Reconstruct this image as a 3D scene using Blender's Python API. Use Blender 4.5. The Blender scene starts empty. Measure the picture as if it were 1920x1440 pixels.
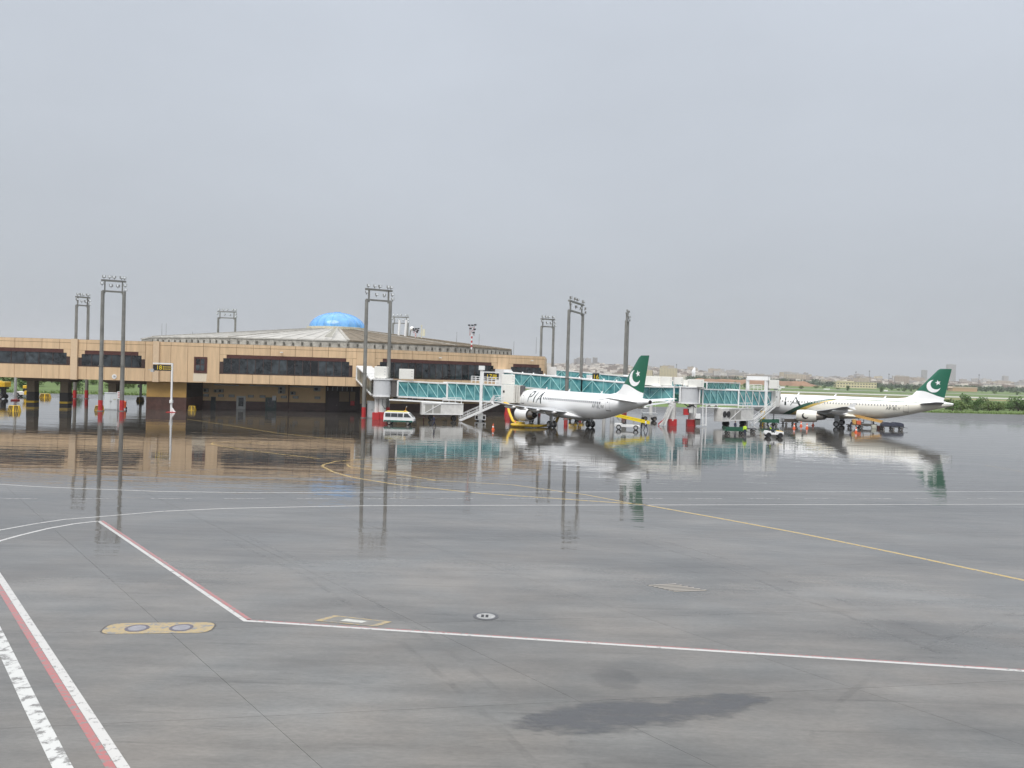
import bpy, bmesh, math, random
from mathutils import Vector, Matrix
random.seed(7)
R = math.radians
S = bpy.context.scene
COL = S.collection
PI = math.pi

# ------------------------------------------------------------ camera
FPX, PITCH, ROLL, CAMH = 1520.62, R(-.8474), R(1.6593), 8.83
cd = bpy.data.cameras.new('camera'); cam = bpy.data.objects.new('camera', cd); COL.objects.link(cam)
cd.sensor_fit = 'HORIZONTAL'; cd.sensor_width = 36; cd.lens = 36*FPX/1920
cd.clip_start = .1; cd.clip_end = 40000
_F = Vector((0, math.cos(PITCH), math.sin(PITCH))); _U = Vector((0, -math.sin(PITCH), math.cos(PITCH))); _X = Vector((1, 0, 0))
_r = _X*math.cos(ROLL)+_U*math.sin(ROLL); _u = -_X*math.sin(ROLL)+_U*math.cos(ROLL)
M = Matrix((_r, _u, -_F)).transposed().to_4x4(); M.translation = (0, 0, CAMH)
cam.matrix_world = M
S.camera = cam
S.render.resolution_x = 1024; S.render.resolution_y = 768

# ------------------------------------------------------------ world, sun, exposure
SUN_EL, SUN_AZ = 58, 200          # degrees, azimuth clockwise from +Y (behind the camera)
w = bpy.data.worlds.new('World'); S.world = w; w.use_nodes = True
nt = w.node_tree; nt.nodes.clear()
def N(t, typ, **k):
    n = t.nodes.new(typ)
    for a, b in k.items(): setattr(n, a, b)
    return n
sky = N(nt, 'ShaderNodeTexSky', sky_type='NISHITA', sun_disc=False, sun_elevation=R(SUN_EL), sun_rotation=R(SUN_AZ), dust_density=6.0, air_density=1.0)
hs = N(nt, 'ShaderNodeHueSaturation'); hs.inputs['Saturation'].default_value = .35
tc = N(nt, 'ShaderNodeTexCoord'); sx = N(nt, 'ShaderNodeSeparateXYZ')
rp = N(nt, 'ShaderNodeValToRGB')
er = rp.color_ramp.elements
er[0].position = 0.0; er[0].color = (.244, .262, .284, 1)
er[1].position = 1.0; er[1].color = (1.02, 1.04, 1.08, 1)
for p, c in ((.06, (.254, .276, .302, 1)), (.20, (.282, .306, .340, 1)), (.42, (.318, .346, .390, 1)), (.62, (.58, .61, .66, 1))):
    e = er.new(p); e.color = c
ns = N(nt, 'ShaderNodeTexNoise'); ns.inputs['Scale'].default_value = 1.6; ns.inputs['Detail'].default_value = 5
mp = N(nt, 'ShaderNodeMapping'); mp.inputs['Scale'].default_value = (1, 1, 2.6)
mr = N(nt, 'ShaderNodeMapRange'); mr.inputs['From Min'].default_value = .3; mr.inputs['From Max'].default_value = .7; mr.inputs['To Min'].default_value = 9.3; mr.inputs['To Max'].default_value = 10.7
vm = N(nt, 'ShaderNodeVectorMath', operation='SCALE')
mx = N(nt, 'ShaderNodeMix', data_type='RGBA'); mx.inputs['Factor'].default_value = .94
bg = N(nt, 'ShaderNodeBackground'); bg.inputs['Strength'].default_value = .1
wo = N(nt, 'ShaderNodeOutputWorld')
L = nt.links.new
L(tc.outputs['Generated'], sx.inputs[0]); L(sx.outputs['Z'], rp.inputs[0])
L(tc.outputs['Generated'], mp.inputs[0]); L(mp.outputs[0], ns.inputs['Vector']); L(ns.outputs[0], mr.inputs['Value'])
L(rp.outputs[0], vm.inputs[0]); L(mr.outputs[0], vm.inputs['Scale'])
L(sky.outputs[0], hs.inputs['Color']); L(hs.outputs[0], mx.inputs['A']); L(vm.outputs[0], mx.inputs['B'])
L(mx.outputs['Result'], bg.inputs[0]); L(bg.outputs[0], wo.inputs[0])
sd = bpy.data.lights.new('sun', 'SUN'); sd.energy = 1.5; sd.angle = R(40); sd.color = (1, .97, .93)
so = bpy.data.objects.new('sun', sd); COL.objects.link(so)
so.rotation_euler = (R(90-SUN_EL), 0, R(180-SUN_AZ)); so.location = (0, 0, 80)
S.view_settings.view_transform = 'Standard'; S.view_settings.look = 'None'; S.view_settings.gamma = 1
S.view_settings.exposure = 0.88; S.view_settings.use_curve_mapping = False

# ------------------------------------------------------------ pixel helpers (photograph pixels, 1920 x 1440)
def ray(x, y):
    dx, dy = x-960, y-720
    return _F + _r*(dx/FPX) - _u*(dy/FPX)
def G(x, y, z=0.0):
    d = ray(x, y); t = (z-CAMH)/d.z; return Vector((d.x*t, d.y*t, z))
def AT(x, y, Y):
    d = ray(x, y); t = Y/d.y; return Vector((d.x*t, Y, CAMH+d.z*t))

# ------------------------------------------------------------ materials
MATS = {}
def mat(name, col, rough=.5, metal=0.0, var=0.0, vscale=3.0, bump=0.0, bscale=30.0, spec=.5, alpha=1.0, emit=None, trans=0.0, coords='Object', stretch=None):
    if name in MATS: return MATS[name]
    m = bpy.data.materials.new(name); m.use_nodes = True; t = m.node_tree; b = t.nodes['Principled BSDF']; l = t.links.new
    c = (*col, 1); b.inputs['Base Color'].default_value = c
    b.inputs['Roughness'].default_value = rough; b.inputs['Metallic'].default_value = metal
    b.inputs['Specular IOR Level'].default_value = spec; b.inputs['Alpha'].default_value = alpha
    b.inputs['Transmission Weight'].default_value = trans
    if emit: b.inputs['Emission Color'].default_value = (*emit[0], 1); b.inputs['Emission Strength'].default_value = emit[1]
    if var or bump:
        if coords == 'World':
            g = N(t, 'ShaderNodeNewGeometry'); vec = g.outputs['Position']
        else:
            g = N(t, 'ShaderNodeTexCoord'); vec = g.outputs['Object']
        if stretch:
            mpn = N(t, 'ShaderNodeMapping'); mpn.inputs['Scale'].default_value = stretch; l(vec, mpn.inputs[0]); vec = mpn.outputs[0]
    if var:
        n = N(t, 'ShaderNodeTexNoise'); n.inputs['Scale'].default_value = vscale; n.inputs['Detail'].default_value = 6; n.inputs['Roughness'].default_value = .62
        l(vec, n.inputs['Vector'])
        r = N(t, 'ShaderNodeMapRange'); r.inputs['From Min'].default_value = .3; r.inputs['From Max'].default_value = .7
        r.inputs['To Min'].default_value = 1-var; r.inputs['To Max'].default_value = 1+var*.6
        l(n.outputs[0], r.inputs['Value'])
        v = N(t, 'ShaderNodeVectorMath', operation='SCALE'); v.inputs[0].default_value = col; l(r.outputs[0], v.inputs['Scale'])
        l(v.outputs[0], b.inputs['Base Color'])
    if bump:
        n = N(t, 'ShaderNodeTexNoise'); n.inputs['Scale'].default_value = bscale; n.inputs['Detail'].default_value = 4; l(vec, n.inputs['Vector'])
        bp = N(t, 'ShaderNodeBump'); bp.inputs['Strength'].default_value = bump; bp.inputs['Distance'].default_value = .02
        l(n.outputs[0], bp.inputs['Height']); l(bp.outputs[0], b.inputs['Normal'])
    MATS[name] = m
    return m

def apron_mat():
    m = bpy.data.materials.new('wet_concrete'); m.use_nodes = True; t = m.node_tree; b = t.nodes['Principled BSDF']; l = t.links.new
    g = N(t, 'ShaderNodeNewGeometry'); pos = g.outputs['Position']
    oi = N(t, 'ShaderNodeObjectInfo')
    def noise(sc, det=5, rot=0, st=(1, 1, 1), ro=.55):
        mpn = N(t, 'ShaderNodeMapping'); mpn.inputs['Scale'].default_value = st; mpn.inputs['Rotation'].default_value = (0, 0, rot)
        l(pos, mpn.inputs[0])
        n = N(t, 'ShaderNodeTexNoise'); n.inputs['Scale'].default_value = sc; n.inputs['Detail'].default_value = det; n.inputs['Roughness'].default_value = ro
        l(mpn.outputs[0], n.inputs['Vector']); return n.outputs[0]
    def rng(v, a, b2, c, d2):
        r = N(t, 'ShaderNodeMapRange'); l(v, r.inputs['Value'])
        for i, q in zip(('From Min', 'From Max', 'To Min', 'To Max'), (a, b2, c, d2)): r.inputs[i].default_value = q
        return r.outputs[0]
    def mul(a, c):
        n = N(t, 'ShaderNodeMath', operation='MULTIPLY'); l(a, n.inputs[0]); l(c, n.inputs[1]); return n.outputs[0]
    big = rng(noise(.13, 6, .3, (.7, 1.5, 1), .6), .34, .66, .68, 1.16)
    mid = rng(noise(.6, 6, R(-10), (.3, 1.5, 1), .65), .34, .66, .82, 1.08)
    fine = rng(noise(9, 5, 0, (.5, 1.3, 1), .7), .3, .7, .86, 1.08)
    slab = rng(oi.outputs['Random'], 0, 1, .95, 1.04)
    streak = rng(noise(1.1, 4, R(-12), (.12, 2.2, 1), .7), .58, .72, 1, .78)
    val = mul(mul(mul(big, mid), mul(fine, slab)), streak)
    tint = N(t, 'ShaderNodeMix', data_type='RGBA'); l(rng(noise(.2, 3), .35, .65, 0, 1), tint.inputs['Factor'])
    tint.inputs['A'].default_value = (.146, .145, .138, 1); tint.inputs['B'].default_value = (.178, .164, .146, 1)
    # how deep the water stands: the far side of the apron is flooded, the near side only damp
    sp = N(t, 'ShaderNodeSeparateXYZ'); l(pos, sp.inputs[0])
    wob = N(t, 'ShaderNodeMath', operation='MULTIPLY_ADD'); l(noise(.05, 4, .2, (.5, 1.3, 1)), wob.inputs[0]); wob.inputs[1].default_value = 70; l(sp.outputs['Y'], wob.inputs[2])
    flood = rng(wob.outputs[0], 64, 102, 0, 1)
    dk = N(t, 'ShaderNodeMix', data_type='RGBA'); l(flood, dk.inputs['Factor']); l(tint.outputs['Result'], dk.inputs['A']); dk.inputs['B'].default_value = (.062, .057, .050, 1)
    v = N(t, 'ShaderNodeVectorMath', operation='SCALE'); l(dk.outputs['Result'], v.inputs[0]); l(val, v.inputs['Scale'])
    l(v.outputs[0], b.inputs['Base Color'])
    b.inputs['IOR'].default_value = 1.42
    rr = N(t, 'ShaderNodeMix', data_type='FLOAT'); l(flood, rr.inputs['Factor']); l(rng(noise(.22, 6, .9, (.5, 1.2, 1), .65), .42, .66, .015, .11), rr.inputs['A']); l(rng(noise(.20, 6, .18, (.12, 1.3, 1), .65), .52, .66, .006, .055), rr.inputs['B'])
    dry = N(t, 'ShaderNodeMix', data_type='FLOAT'); l(rng(wob.outputs[0], 205, 250, 0, 1), dry.inputs['Factor']); l(rr.outputs['Result'], dry.inputs['A']); dry.inputs['B'].default_value = .30
    l(dry.outputs['Result'], b.inputs['Roughness'])
    hgt = N(t, 'ShaderNodeMath', operation='ADD')
    w1 = N(t, 'ShaderNodeMath', operation='MULTIPLY'); l(noise(.42, 4, .18, (.16, 1.0, 1), .6), w1.inputs[0]); w1.inputs[1].default_value = 1.0; l(w1.outputs[0], hgt.inputs[0])
    fineh = N(t, 'ShaderNodeMath', operation='MULTIPLY'); l(noise(5, 2, .18, (.4, 1.3, 1)), fineh.inputs[0]); fineh.inputs[1].default_value = .012
    l(fineh.outputs[0], hgt.inputs[1])
    bp = N(t, 'ShaderNodeBump'); bp.inputs['Strength'].default_value = 1.0; bp.inputs['Distance'].default_value = .026
    l(hgt.outputs[0], bp.inputs['Height']); l(bp.outputs[0], b.inputs['Normal'])
    MATS['apron'] = m; return m
MAPRON = apron_mat()
def paint(name, col, wear=.0, wscale=6):
    m = bpy.data.materials.new(name); m.use_nodes = True; t = m.node_tree; b = t.nodes['Principled BSDF']; l = t.links.new
    b.inputs['Roughness'].default_value = .12; b.inputs['IOR'].default_value = 1.38
    g = N(t, 'ShaderNodeNewGeometry'); n = N(t, 'ShaderNodeTexNoise'); n.inputs['Scale'].default_value = wscale; n.inputs['Detail'].default_value = 6; n.inputs['Roughness'].default_value = .7
    l(g.outputs['Position'], n.inputs['Vector'])
    r = N(t, 'ShaderNodeMapRange'); l(n.outputs[0], r.inputs['Value']); r.inputs['From Min'].default_value = .5+.12-wear*.2; r.inputs['From Max'].default_value = .5+.2-wear*.2
    x = N(t, 'ShaderNodeMix', data_type='RGBA'); l(r.outputs[0], x.inputs['Factor']); x.inputs['A'].default_value = (*col, 1); x.inputs['B'].default_value = (.2, .195, .185, 1)
    l(x.outputs['Result'], b.inputs['Base Color']); return m
P_WHITE = paint('paint_white', (.49, .48, .46), .3, 5); P_DASH = paint('paint_dash', (.42, .41, .40), .8, 3); P_WORN = paint('paint_white_worn', (.52, .52, .50), .62, 2.6)
P_RED = paint('paint_red', (.36, .135, .13), .6); P_YEL = paint('paint_yellow', (.44, .31, .09), .5); P_TAN = paint('paint_tan', (.36, .275, .14), .6, 4)

TAN = mat('panel_tan', (.68, .485, .295), .5, var=.17, vscale=1.1, bump=.15, bscale=8, stretch=(1.3, 1.3, .14))
TAN2 = mat('wall_yellow', (.52, .31, .09), .5, var=.12, vscale=.8)
CREAM = mat('pilaster_cream', (.68, .51, .34), .5, var=.08)
JOINT = mat('joint_brown', (.16, .09, .05), .8)
MAROON = mat('maroon', (.085, .028, .022), .4, var=.2, vscale=2)
def pane_mat():
    m = bpy.data.materials.new('dark_glass'); m.use_nodes = True; t = m.node_tree; b = t.nodes['Principled BSDF']; l = t.links.new
    oi = N(t, 'ShaderNodeObjectInfo'); r = N(t, 'ShaderNodeValToRGB'); l(oi.outputs['Random'], r.inputs[0]); tcn = N(t, 'ShaderNodeTexCoord'); n = N(t, 'ShaderNodeTexNoise'); n.inputs['Scale'].default_value = .9
    r.color_ramp.elements[0].color = (.008, .009, .011, 1); r.color_ramp.elements[1].color = (.045, .055, .062, 1); l(tcn.outputs['Object'], n.inputs['Vector'])  # tone varies per pane and by noise to imitate differing reflections
    mrn = N(t, 'ShaderNodeMapRange'); l(n.outputs[0], mrn.inputs['Value']); mrn.inputs['From Min'].default_value = .35; mrn.inputs['From Max'].default_value = .65; mrn.inputs['To Min'].default_value = .35; mrn.inputs['To Max'].default_value = 1.7
    v = N(t, 'ShaderNodeVectorMath', operation='SCALE'); l(r.outputs[0], v.inputs[0]); l(mrn.outputs[0], v.inputs['Scale']); l(v.outputs[0], b.inputs['Base Color']); b.inputs['Roughness'].default_value = .04; b.inputs['IOR'].default_value = 1.55
    return m
GLASSD = pane_mat()
FRAME = mat('window_frame', (.06, .035, .03), .4)
CONC = mat('old_concrete', (.37, .35, .31), .85, var=.45, vscale=1.3, bump=.4, bscale=5)
ROOFG = mat('roof_grey', (.42, .405, .37), .7, var=.3, vscale=.5, bump=.3, bscale=2)
ROOFB = mat('roof_brown', (.17, .135, .09), .75, var=.5, vscale=.7, bump=.5, bscale=2)
DOMEB = mat('dome_blue', (.15, .37, .68), .16, var=.3, vscale=.8, stretch=(1, 1, .5))
WHITE = mat('white_paint', (.80, .80, .79), .35, var=.06, vscale=2)
WHITED = mat('white_dirty', (.70, .69, .66), .45, var=.18, vscale=1.5)
GREYP = mat('grey_paint', (.46, .47, .48), .4, var=.1)
GALV = mat('galvanised', (.25, .245, .225), .5, .35, var=.3, vscale=.6)
DARK = mat('dark', (.02, .02, .022), .5)
RUB = mat('rubber', (.018, .018, .02), .7)
SOFF = mat('soffit', (.27, .20, .15), .8, var=.2)
REDP = mat('red_paint', (.46, .028, .03), .4, var=.15)
YELP = mat('yellow_paint', (.72, .46, .03), .4, var=.12)
ORANGE = mat('orange_plastic', (.75, .12, .03), .45)
TEALF = mat('teal_frame', (.36, .66, .66), .35)
GREENP = mat('green_paint', (.02, .10, .06), .4, var=.15)
BLACKP = mat('black_paint', (.015, .015, .017), .4)
METAL = mat('bare_metal', (.30, .27, .24), .35, .85, var=.2)
LAMP = mat('lamp_glass', (.75, .78, .80), .15)
SIGNY = mat('sign_yellow', (.85, .62, .02), .5)
HIVIS = mat('hi_vis', (.55, .80, .05), .6)
NAVY = mat('navy_cloth', (.03, .035, .07), .85)
SKIN = mat('skin', (.28, .16, .10), .55)
HAIR = mat('hair', (.012, .01, .009), .6)
SHIRT = mat('shirt_pale', (.62, .66, .74), .8)
YSHIRT = mat('shirt_yellow', (.75, .68, .04), .7)
GREENFIN = mat('fin_green', (.012, .125, .075), .25, var=.06)
def glass_teal():
    m = bpy.data.materials.new('teal_glass'); m.use_nodes = True; t = m.node_tree; t.nodes.clear(); l = t.links.new
    o = N(t, 'ShaderNodeOutputMaterial'); a = N(t, 'ShaderNodeBsdfPrincipled'); tr = N(t, 'ShaderNodeBsdfTransparent'); x = N(t, 'ShaderNodeMixShader')
    oi = N(t, 'ShaderNodeObjectInfo'); tcn = N(t, 'ShaderNodeTexCoord'); n = N(t, 'ShaderNodeTexNoise'); n.inputs['Scale'].default_value = .7
    r = N(t, 'ShaderNodeValToRGB'); r.color_ramp.elements[0].position = .35; r.color_ramp.elements[0].color = (.06, .27, .31, 1); r.color_ramp.elements[1].position = .65; r.color_ramp.elements[1].color = (.24, .58, .60, 1)
    ad = N(t, 'ShaderNodeVectorMath', operation='ADD'); l(tcn.outputs['Object'], ad.inputs[0]); l(oi.outputs['Random'], ad.inputs[1])
    l(ad.outputs[0], n.inputs['Vector']); l(n.outputs[0], r.inputs[0]); l(r.outputs[0], a.inputs['Base Color']); a.inputs['Roughness'].default_value = .06
    tr.inputs[0].default_value = (.35, .8, .85, 1); x.inputs[0].default_value = .68
    l(tr.outputs[0], x.inputs[1]); l(a.outputs[0], x.inputs[2]); l(x.outputs[0], o.inputs[0]); return m
TGLASS = glass_teal()
def leafmat(name, c):
    m = bpy.data.materials.new(name); m.use_nodes = True; t = m.node_tree; b = t.nodes['Principled BSDF']; l = t.links.new
    g = N(t, 'ShaderNodeNewGeometry'); n = N(t, 'ShaderNodeTexWhiteNoise', noise_dimensions='1D'); l(g.outputs['Random Per Island'], n.inputs['W'])
    r = N(t, 'ShaderNodeMapRange'); l(n.outputs[0], r.inputs['Value']); r.inputs['To Min'].default_value = .55; r.inputs['To Max'].default_value = 1.5
    v = N(t, 'ShaderNodeVectorMath', operation='SCALE'); v.inputs[0].default_value = c; l(r.outputs[0], v.inputs['Scale']); l(v.outputs[0], b.inputs['Base Color'])
    b.inputs['Roughness'].default_value = .6; return m
LEAF = leafmat('leaf_green', (.075, .14, .028)); LEAFD = leafmat('leaf_dark', (.035, .065, .022)); LEAFL = leafmat('leaf_light', (.10, .15, .03))
BARK = mat('bark', (.10, .075, .05), .9)

# ------------------------------------------------------------ mesh helpers
FR = {}
class MB:
    def __init__(s): s.v = []; s.f = []; s.m = []; s.k = 0
    def add(s, vs, fs):
        o = len(s.v); s.v += [Vector(p) for p in vs]; s.f += [tuple(i+o for i in f) for f in fs]; s.m += [s.k]*len(fs); return s
    def box(s, c, d, rz=0.0, ry=0.0):
        c = Vector(c); q = Matrix.Rotation(rz, 3, 'Z') @ Matrix.Rotation(ry, 3, 'Y')
        vs = [c+q@Vector((x*d[0]/2, y*d[1]/2, z*d[2]/2)) for x in (-1, 1) for y in (-1, 1) for z in (-1, 1)]
        return s.add(vs, [(0, 1, 3, 2), (4, 6, 7, 5), (0, 4, 5, 1), (2, 3, 7, 6), (0, 2, 6, 4), (1, 5, 7, 3)])
    def beam(s, a, b, w, h, up=(0, 0, 1)):
        a = Vector(a); b = Vector(b); d = (b-a).normalized(); up = Vector(up)
        if abs(d.dot(up)) > .98: up = Vector((1, 0, 0))
        x = d.cross(up).normalized()*w/2; y = x.cross(d).normalized()*h/2
        vs = [a-x-y, a+x-y, a+x+y, a-x+y, b-x-y, b+x-y, b+x+y, b-x+y]
        return s.add(vs, [(0, 3, 2, 1), (4, 5, 6, 7), (0, 1, 5, 4), (1, 2, 6, 5), (2, 3, 7, 6), (3, 0, 4, 7)])
    def cyl(s, a, b, r0, r1=None, n=12, cap=True):
        r1 = r0 if r1 is None else r1
        a = Vector(a); b = Vector(b); d = (b-a).normalized(); up = Vector((0, 0, 1)) if abs(d.z) < .95 else Vector((1, 0, 0))
        x = d.cross(up).normalized(); y = d.cross(x)
        vs = [a+(x*math.cos(t)+y*math.sin(t))*r0 for t in [2*PI*i/n for i in range(n)]]+[b+(x*math.cos(t)+y*math.sin(t))*r1 for t in [2*PI*i/n for i in range(n)]]
        fs = [(i, (i+1) % n, n+(i+1) % n, n+i) for i in range(n)]
        if cap: fs += [tuple(range(n-1, -1, -1)), tuple(range(n, 2*n))]
        return s.add(vs, fs)
    def tube(s, pts, r, n=8):
        for a, b in zip(pts, pts[1:]): s.cyl(a, b, r, r, n)
        return s
    def loft(s, rings, cap=True, close=True):
        n = len(rings[0]); vs = [p for rg in rings for p in rg]; fs = []
        for i in range(len(rings)-1):
            for j in range(n if close else n-1):
                a = i*n+j; b = i*n+(j+1) % n; fs.append((a, b, b+n, a+n))
        if cap: fs += [tuple(range(n-1, -1, -1)), tuple(range((len(rings)-1)*n, len(rings)*n))]
        return s.add(vs, fs)
    def lathe(s, prof, o, axis='Z', n=24, cap=True):
        o = Vector(o); rings = []
        for r, h in prof:
            rg = []
            for i in range(n):
                t = 2*PI*i/n; c, q = math.cos(t)*r, math.sin(t)*r
                rg.append(o+(Vector((c, q, h)) if axis == 'Z' else Vector((h, c, q)) if axis == 'X' else Vector((c, h, q))))
            rings.append(rg)
        return s.loft(rings, cap)
    def prism(s, poly, z0, z1):
        n = len(poly); return s.add([(p[0], p[1], z0) for p in poly]+[(p[0], p[1], z1) for p in poly], [tuple(range(n-1, -1, -1)), tuple(range(n, 2*n))]+[(i, (i+1) % n, n+(i+1) % n, n+i) for i in range(n)])
    def side(s, poly, y0, y1):   # polygon in (x, z) pushed along y
        n = len(poly); return s.add([(p[0], y0, p[1]) for p in poly]+[(p[0], y1, p[1]) for p in poly], [tuple(range(n)), tuple(range(2*n-1, n-1, -1))]+[((i+1) % n, i, n+i, n+(i+1) % n) for i in range(n)])
    def mesh(s, name, mats, off=None, smooth=False):
        me = bpy.data.meshes.new(name)
        me.from_pydata([tuple(p-off) if off else tuple(p) for p in s.v], [], s.f)
        for m in (mats if isinstance(mats, (list, tuple)) else [mats]): me.materials.append(m)
        if s.k or any(s.m): me.polygons.foreach_set('material_index', s.m)
        bm = bmesh.new(); bm.from_mesh(me); bmesh.ops.recalc_face_normals(bm, faces=bm.faces); bm.to_mesh(me); bm.free()
        if smooth:
            me.polygons.foreach_set('use_smooth', [True]*len(me.polygons))
            try: me.set_sharp_from_angle(angle=R(40))
            except Exception: pass
        return me
    def build(s, name, mats, parent=None, smooth=False, bevel=0):
        off = FR.get(parent) if parent else None
        me = s.mesh(name, mats, off, smooth)
        o = bpy.data.objects.new(name, me); COL.objects.link(o)
        if parent: o.parent = parent
        if off: FR[o] = off
        if bevel:
            b = o.modifiers.new('bevel', 'BEVEL'); b.width = bevel; b.segments = 2; b.limit_method = 'ANGLE'
        return o
def tag(o, label=None, cat=None, group=None, kind=None):
    for k, v in (('label', label), ('category', cat), ('group', group), ('kind', kind)):
        if v: o[k] = v
    return o
def thing(name, label, cat, loc=(0, 0, 0), rz=0.0, group=None, world=False):
    o = bpy.data.objects.new(name, None); COL.objects.link(o); o.location = loc; o.rotation_euler = (0, 0, rz); o.empty_display_size = .3
    tag(o, label, cat, group)
    if world: FR[o] = Vector(loc)
    return o
def inst(src_me, name, loc, parent=None, rz=0.0, mats=None):
    o = bpy.data.objects.new(name, src_me); COL.objects.link(o); o.location = loc; o.rotation_euler = (0, 0, rz)
    if parent: o.parent = parent
    return o
def copy_tree(o, parent=None):
    c = o.copy(); COL.objects.link(c)
    if parent: c.parent = parent
    for ch in list(o.children): copy_tree(ch, c)
    return c
def struct(name, mb, m):
    return tag(mb.build(name, m), kind='structure')
def textmesh(txt, size):
    cu = bpy.data.curves.new('text', 'FONT'); cu.body = txt; cu.size = size; cu.align_x = 'CENTER'; cu.align_y = 'CENTER'
    o = bpy.data.objects.new('text', cu); COL.objects.link(o)
    dg = bpy.context.evaluated_depsgraph_get(); me = bpy.data.meshes.new_from_object(o.evaluated_get(dg))
    bpy.data.objects.remove(o); bpy.data.curves.remove(cu)
    return me
def text(name, txt, size, loc, rz, m, parent, tilt=PI/2, bold=0.0):
    me = textmesh(txt, size); me.materials.clear(); me.materials.append(m)
    o = bpy.data.objects.new(name, me); COL.objects.link(o); o.parent = parent
    o.location = Vector(loc)-(FR.get(parent) or Vector()); o.rotation_euler = (tilt, 0, rz)
    sd_ = o.modifiers.new('depth', 'SOLIDIFY'); sd_.thickness = .02
    return o

# ================================================================= GROUND
A10 = R(10.5); A51 = R(-51)
va = Vector((math.cos(A10), math.sin(A10), 0)); vb = Vector((math.cos(A51), math.sin(A51), 0))
def isect(p, d, q, e):
    k = d.x*e.y-d.y*e.x; t = ((q.x-p.x)*e.y-(q.y-p.y)*e.x)/k; return p+d*t
O0 = isect(Vector((3.41, 20.1, 0)), vb, Vector((3.56, 22.04, 0)), va)
STEP = 7.2/math.sin(R(61.5))
I0, I1, J0, J1 = -7, 9, -7, 2
def grid(i, j): return O0+va*(STEP*i)+vb*(STEP*j)
q00, q10, q11, q01 = grid(I0, J0), grid(I1, J0), grid(I1, J1), grid(I0, J1)
# far edge of the apron runs parallel to the service road
FE = lambda x: 255+(x-149)*math.tan(A10)
far = [Vector((-420, FE(-420), 0)), Vector((420, FE(420), 0)), Vector((420, -60, 0)), Vector((-420, -60, 0))]
mb = MB(); vs = [q00, q10, q11, q01]+far
mb.add(vs, [(0, 1, 5, 4), (1, 2, 6, 5), (2, 3, 7, 6), (3, 0, 4, 7)])
apron = struct('apron', mb, MAPRON)
mb = MB(); mb.add([p+Vector((0, 0, -.012)) for p in (q00, q10, q11, q01)], [(0, 1, 2, 3)])
under = mb.build('joint_bed', mat('joint_filler', (.11, .105, .10), .3), apron)
e = .006
sl = MB(); P = [va*e+vb*e, va*(STEP-e)+vb*e, va*(STEP-e)+vb*(STEP-e), va*e+vb*(STEP-e)]
sl.add(P+[p-Vector((0, 0, .012)) for p in P], [(0, 1, 2, 3), (0, 4, 5, 1), (1, 5, 6, 2), (2, 6, 7, 3), (3, 7, 4, 0)])
slm = sl.mesh('concrete_slab', MAPRON)
for i in range(I0, I1):
    for j in range(J0, J1): inst(slm, 'concrete_slab', grid(i, j), apron)

GRASS = mat('grass', (.10, .155, .035), .9, var=.45, vscale=.02, coords='World', stretch=(.35, 1.6, 1))
g = MB(); g.add([(-8000, -300, -.06), (8000, -300, -.06), (8000, 9000, -.06), (-8000, 9000, -.06)], [(0, 1, 2, 3)])
struct('grass_field', g, GRASS)
TAX = mat('taxiway_concrete', (.42, .40, .36), .6, var=.15, vscale=.05, coords='World')
def band(name, p, q, wd, m, z):
    p = Vector((*p, 0)); q = Vector((*q, 0)); n = Vector((-(q-p).y, (q-p).x, 0)).normalized()*wd/2
    b = MB(); b.add([p-n+Vector((0, 0, z)), q-n+Vector((0, 0, z)), q+n+Vector((0, 0, z)), p+n+Vector((0, 0, z))], [(0, 1, 2, 3)]); return struct(name, b, m)
band('taxiway', (-700, 785), (1500, 385), 62, TAX, -.03)
band('runway', (-900, 1080), (2200, 520), 45, mat('runway_asphalt', (.26, .25, .23), .7, var=.15, vscale=.05, coords='World'), -.03)
band('dry_strip', (-700, 690), (1500, 290), 30, mat('dry_grass', (.25, .18, .08), .9, var=.4, vscale=.05, coords='World'), -.045)

# --------- painted lines
def strip(name, pts, w, m, z=.004):
    b = MB(); pts = [Vector((p[0], p[1], 0)) for p in pts]; Lf = []; Rt = []
    for k, p in enumerate(pts):
        d = ((pts[k+1]-p).normalized() if k < len(pts)-1 else Vector())+((p-pts[k-1]).normalized() if k else Vector())
        n = Vector((-d.y, d.x, 0)).normalized()*w/2; Lf.append(p+n); Rt.append(p-n)
    vs = [q+Vector((0, 0, z)) for q in Lf+Rt]; k = len(pts)
    b.add(vs, [(i, i+1, k+i+1, k+i) for i in range(k-1)]); return struct(name, b, m)
def gp(*px): return [G(x, y) for x, y in px]
def shift(pts, d):
    out = []
    for k, p in enumerate(pts):
        dr = (pts[min(k+1, len(pts)-1)]-pts[max(k-1, 0)]).normalized(); out.append(p+Vector((-dr.y, dr.x, 0))*d)
    return out
c1 = gp((-40, 1010), (0, 1013))[1]
safety = gp((185, 977), (460, 1164)); right = [G(460, 1164), G(1920, 1258)+(G(1920, 1258)-G(460, 1164))*.25]
strip('safety_line', safety+right[1:], .17, P_WHITE)
strip('safety_line_red', shift(safety, .17), .14, P_RED); strip('safety_line_red', shift(right, .13), .06, P_RED)
curve = gp((-60, 1046), (-20, 1022), (0, 1014), (40, 1003), (90, 991), (140, 982), (185, 977))
strip('kerb_line', curve, .20, P_WHITE)
Lp = [G(-40, 1025), G(0, 1083), G(120, 1268), G(232, 1440), G(300, 1560)]
strip('stand_line', Lp, .23, P_WHITE); strip('stand_line_red', shift(Lp, -.22), .19, P_RED)
strip('worn_line', [G(-80, 1040), G(0, 1200), G(60, 1325), G(118, 1440), G(170, 1540)], .36, P_WORN)
fl = gp((-60, 904), (0, 908), (60, 912), (150, 916), (300, 921.5), (480, 924), (700, 923), (1000, 922.5))+[G(1900, 922), G(1920, 922)+va*60]
strip('road_edge_line', fl, .17, P_WHITE)
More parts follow.
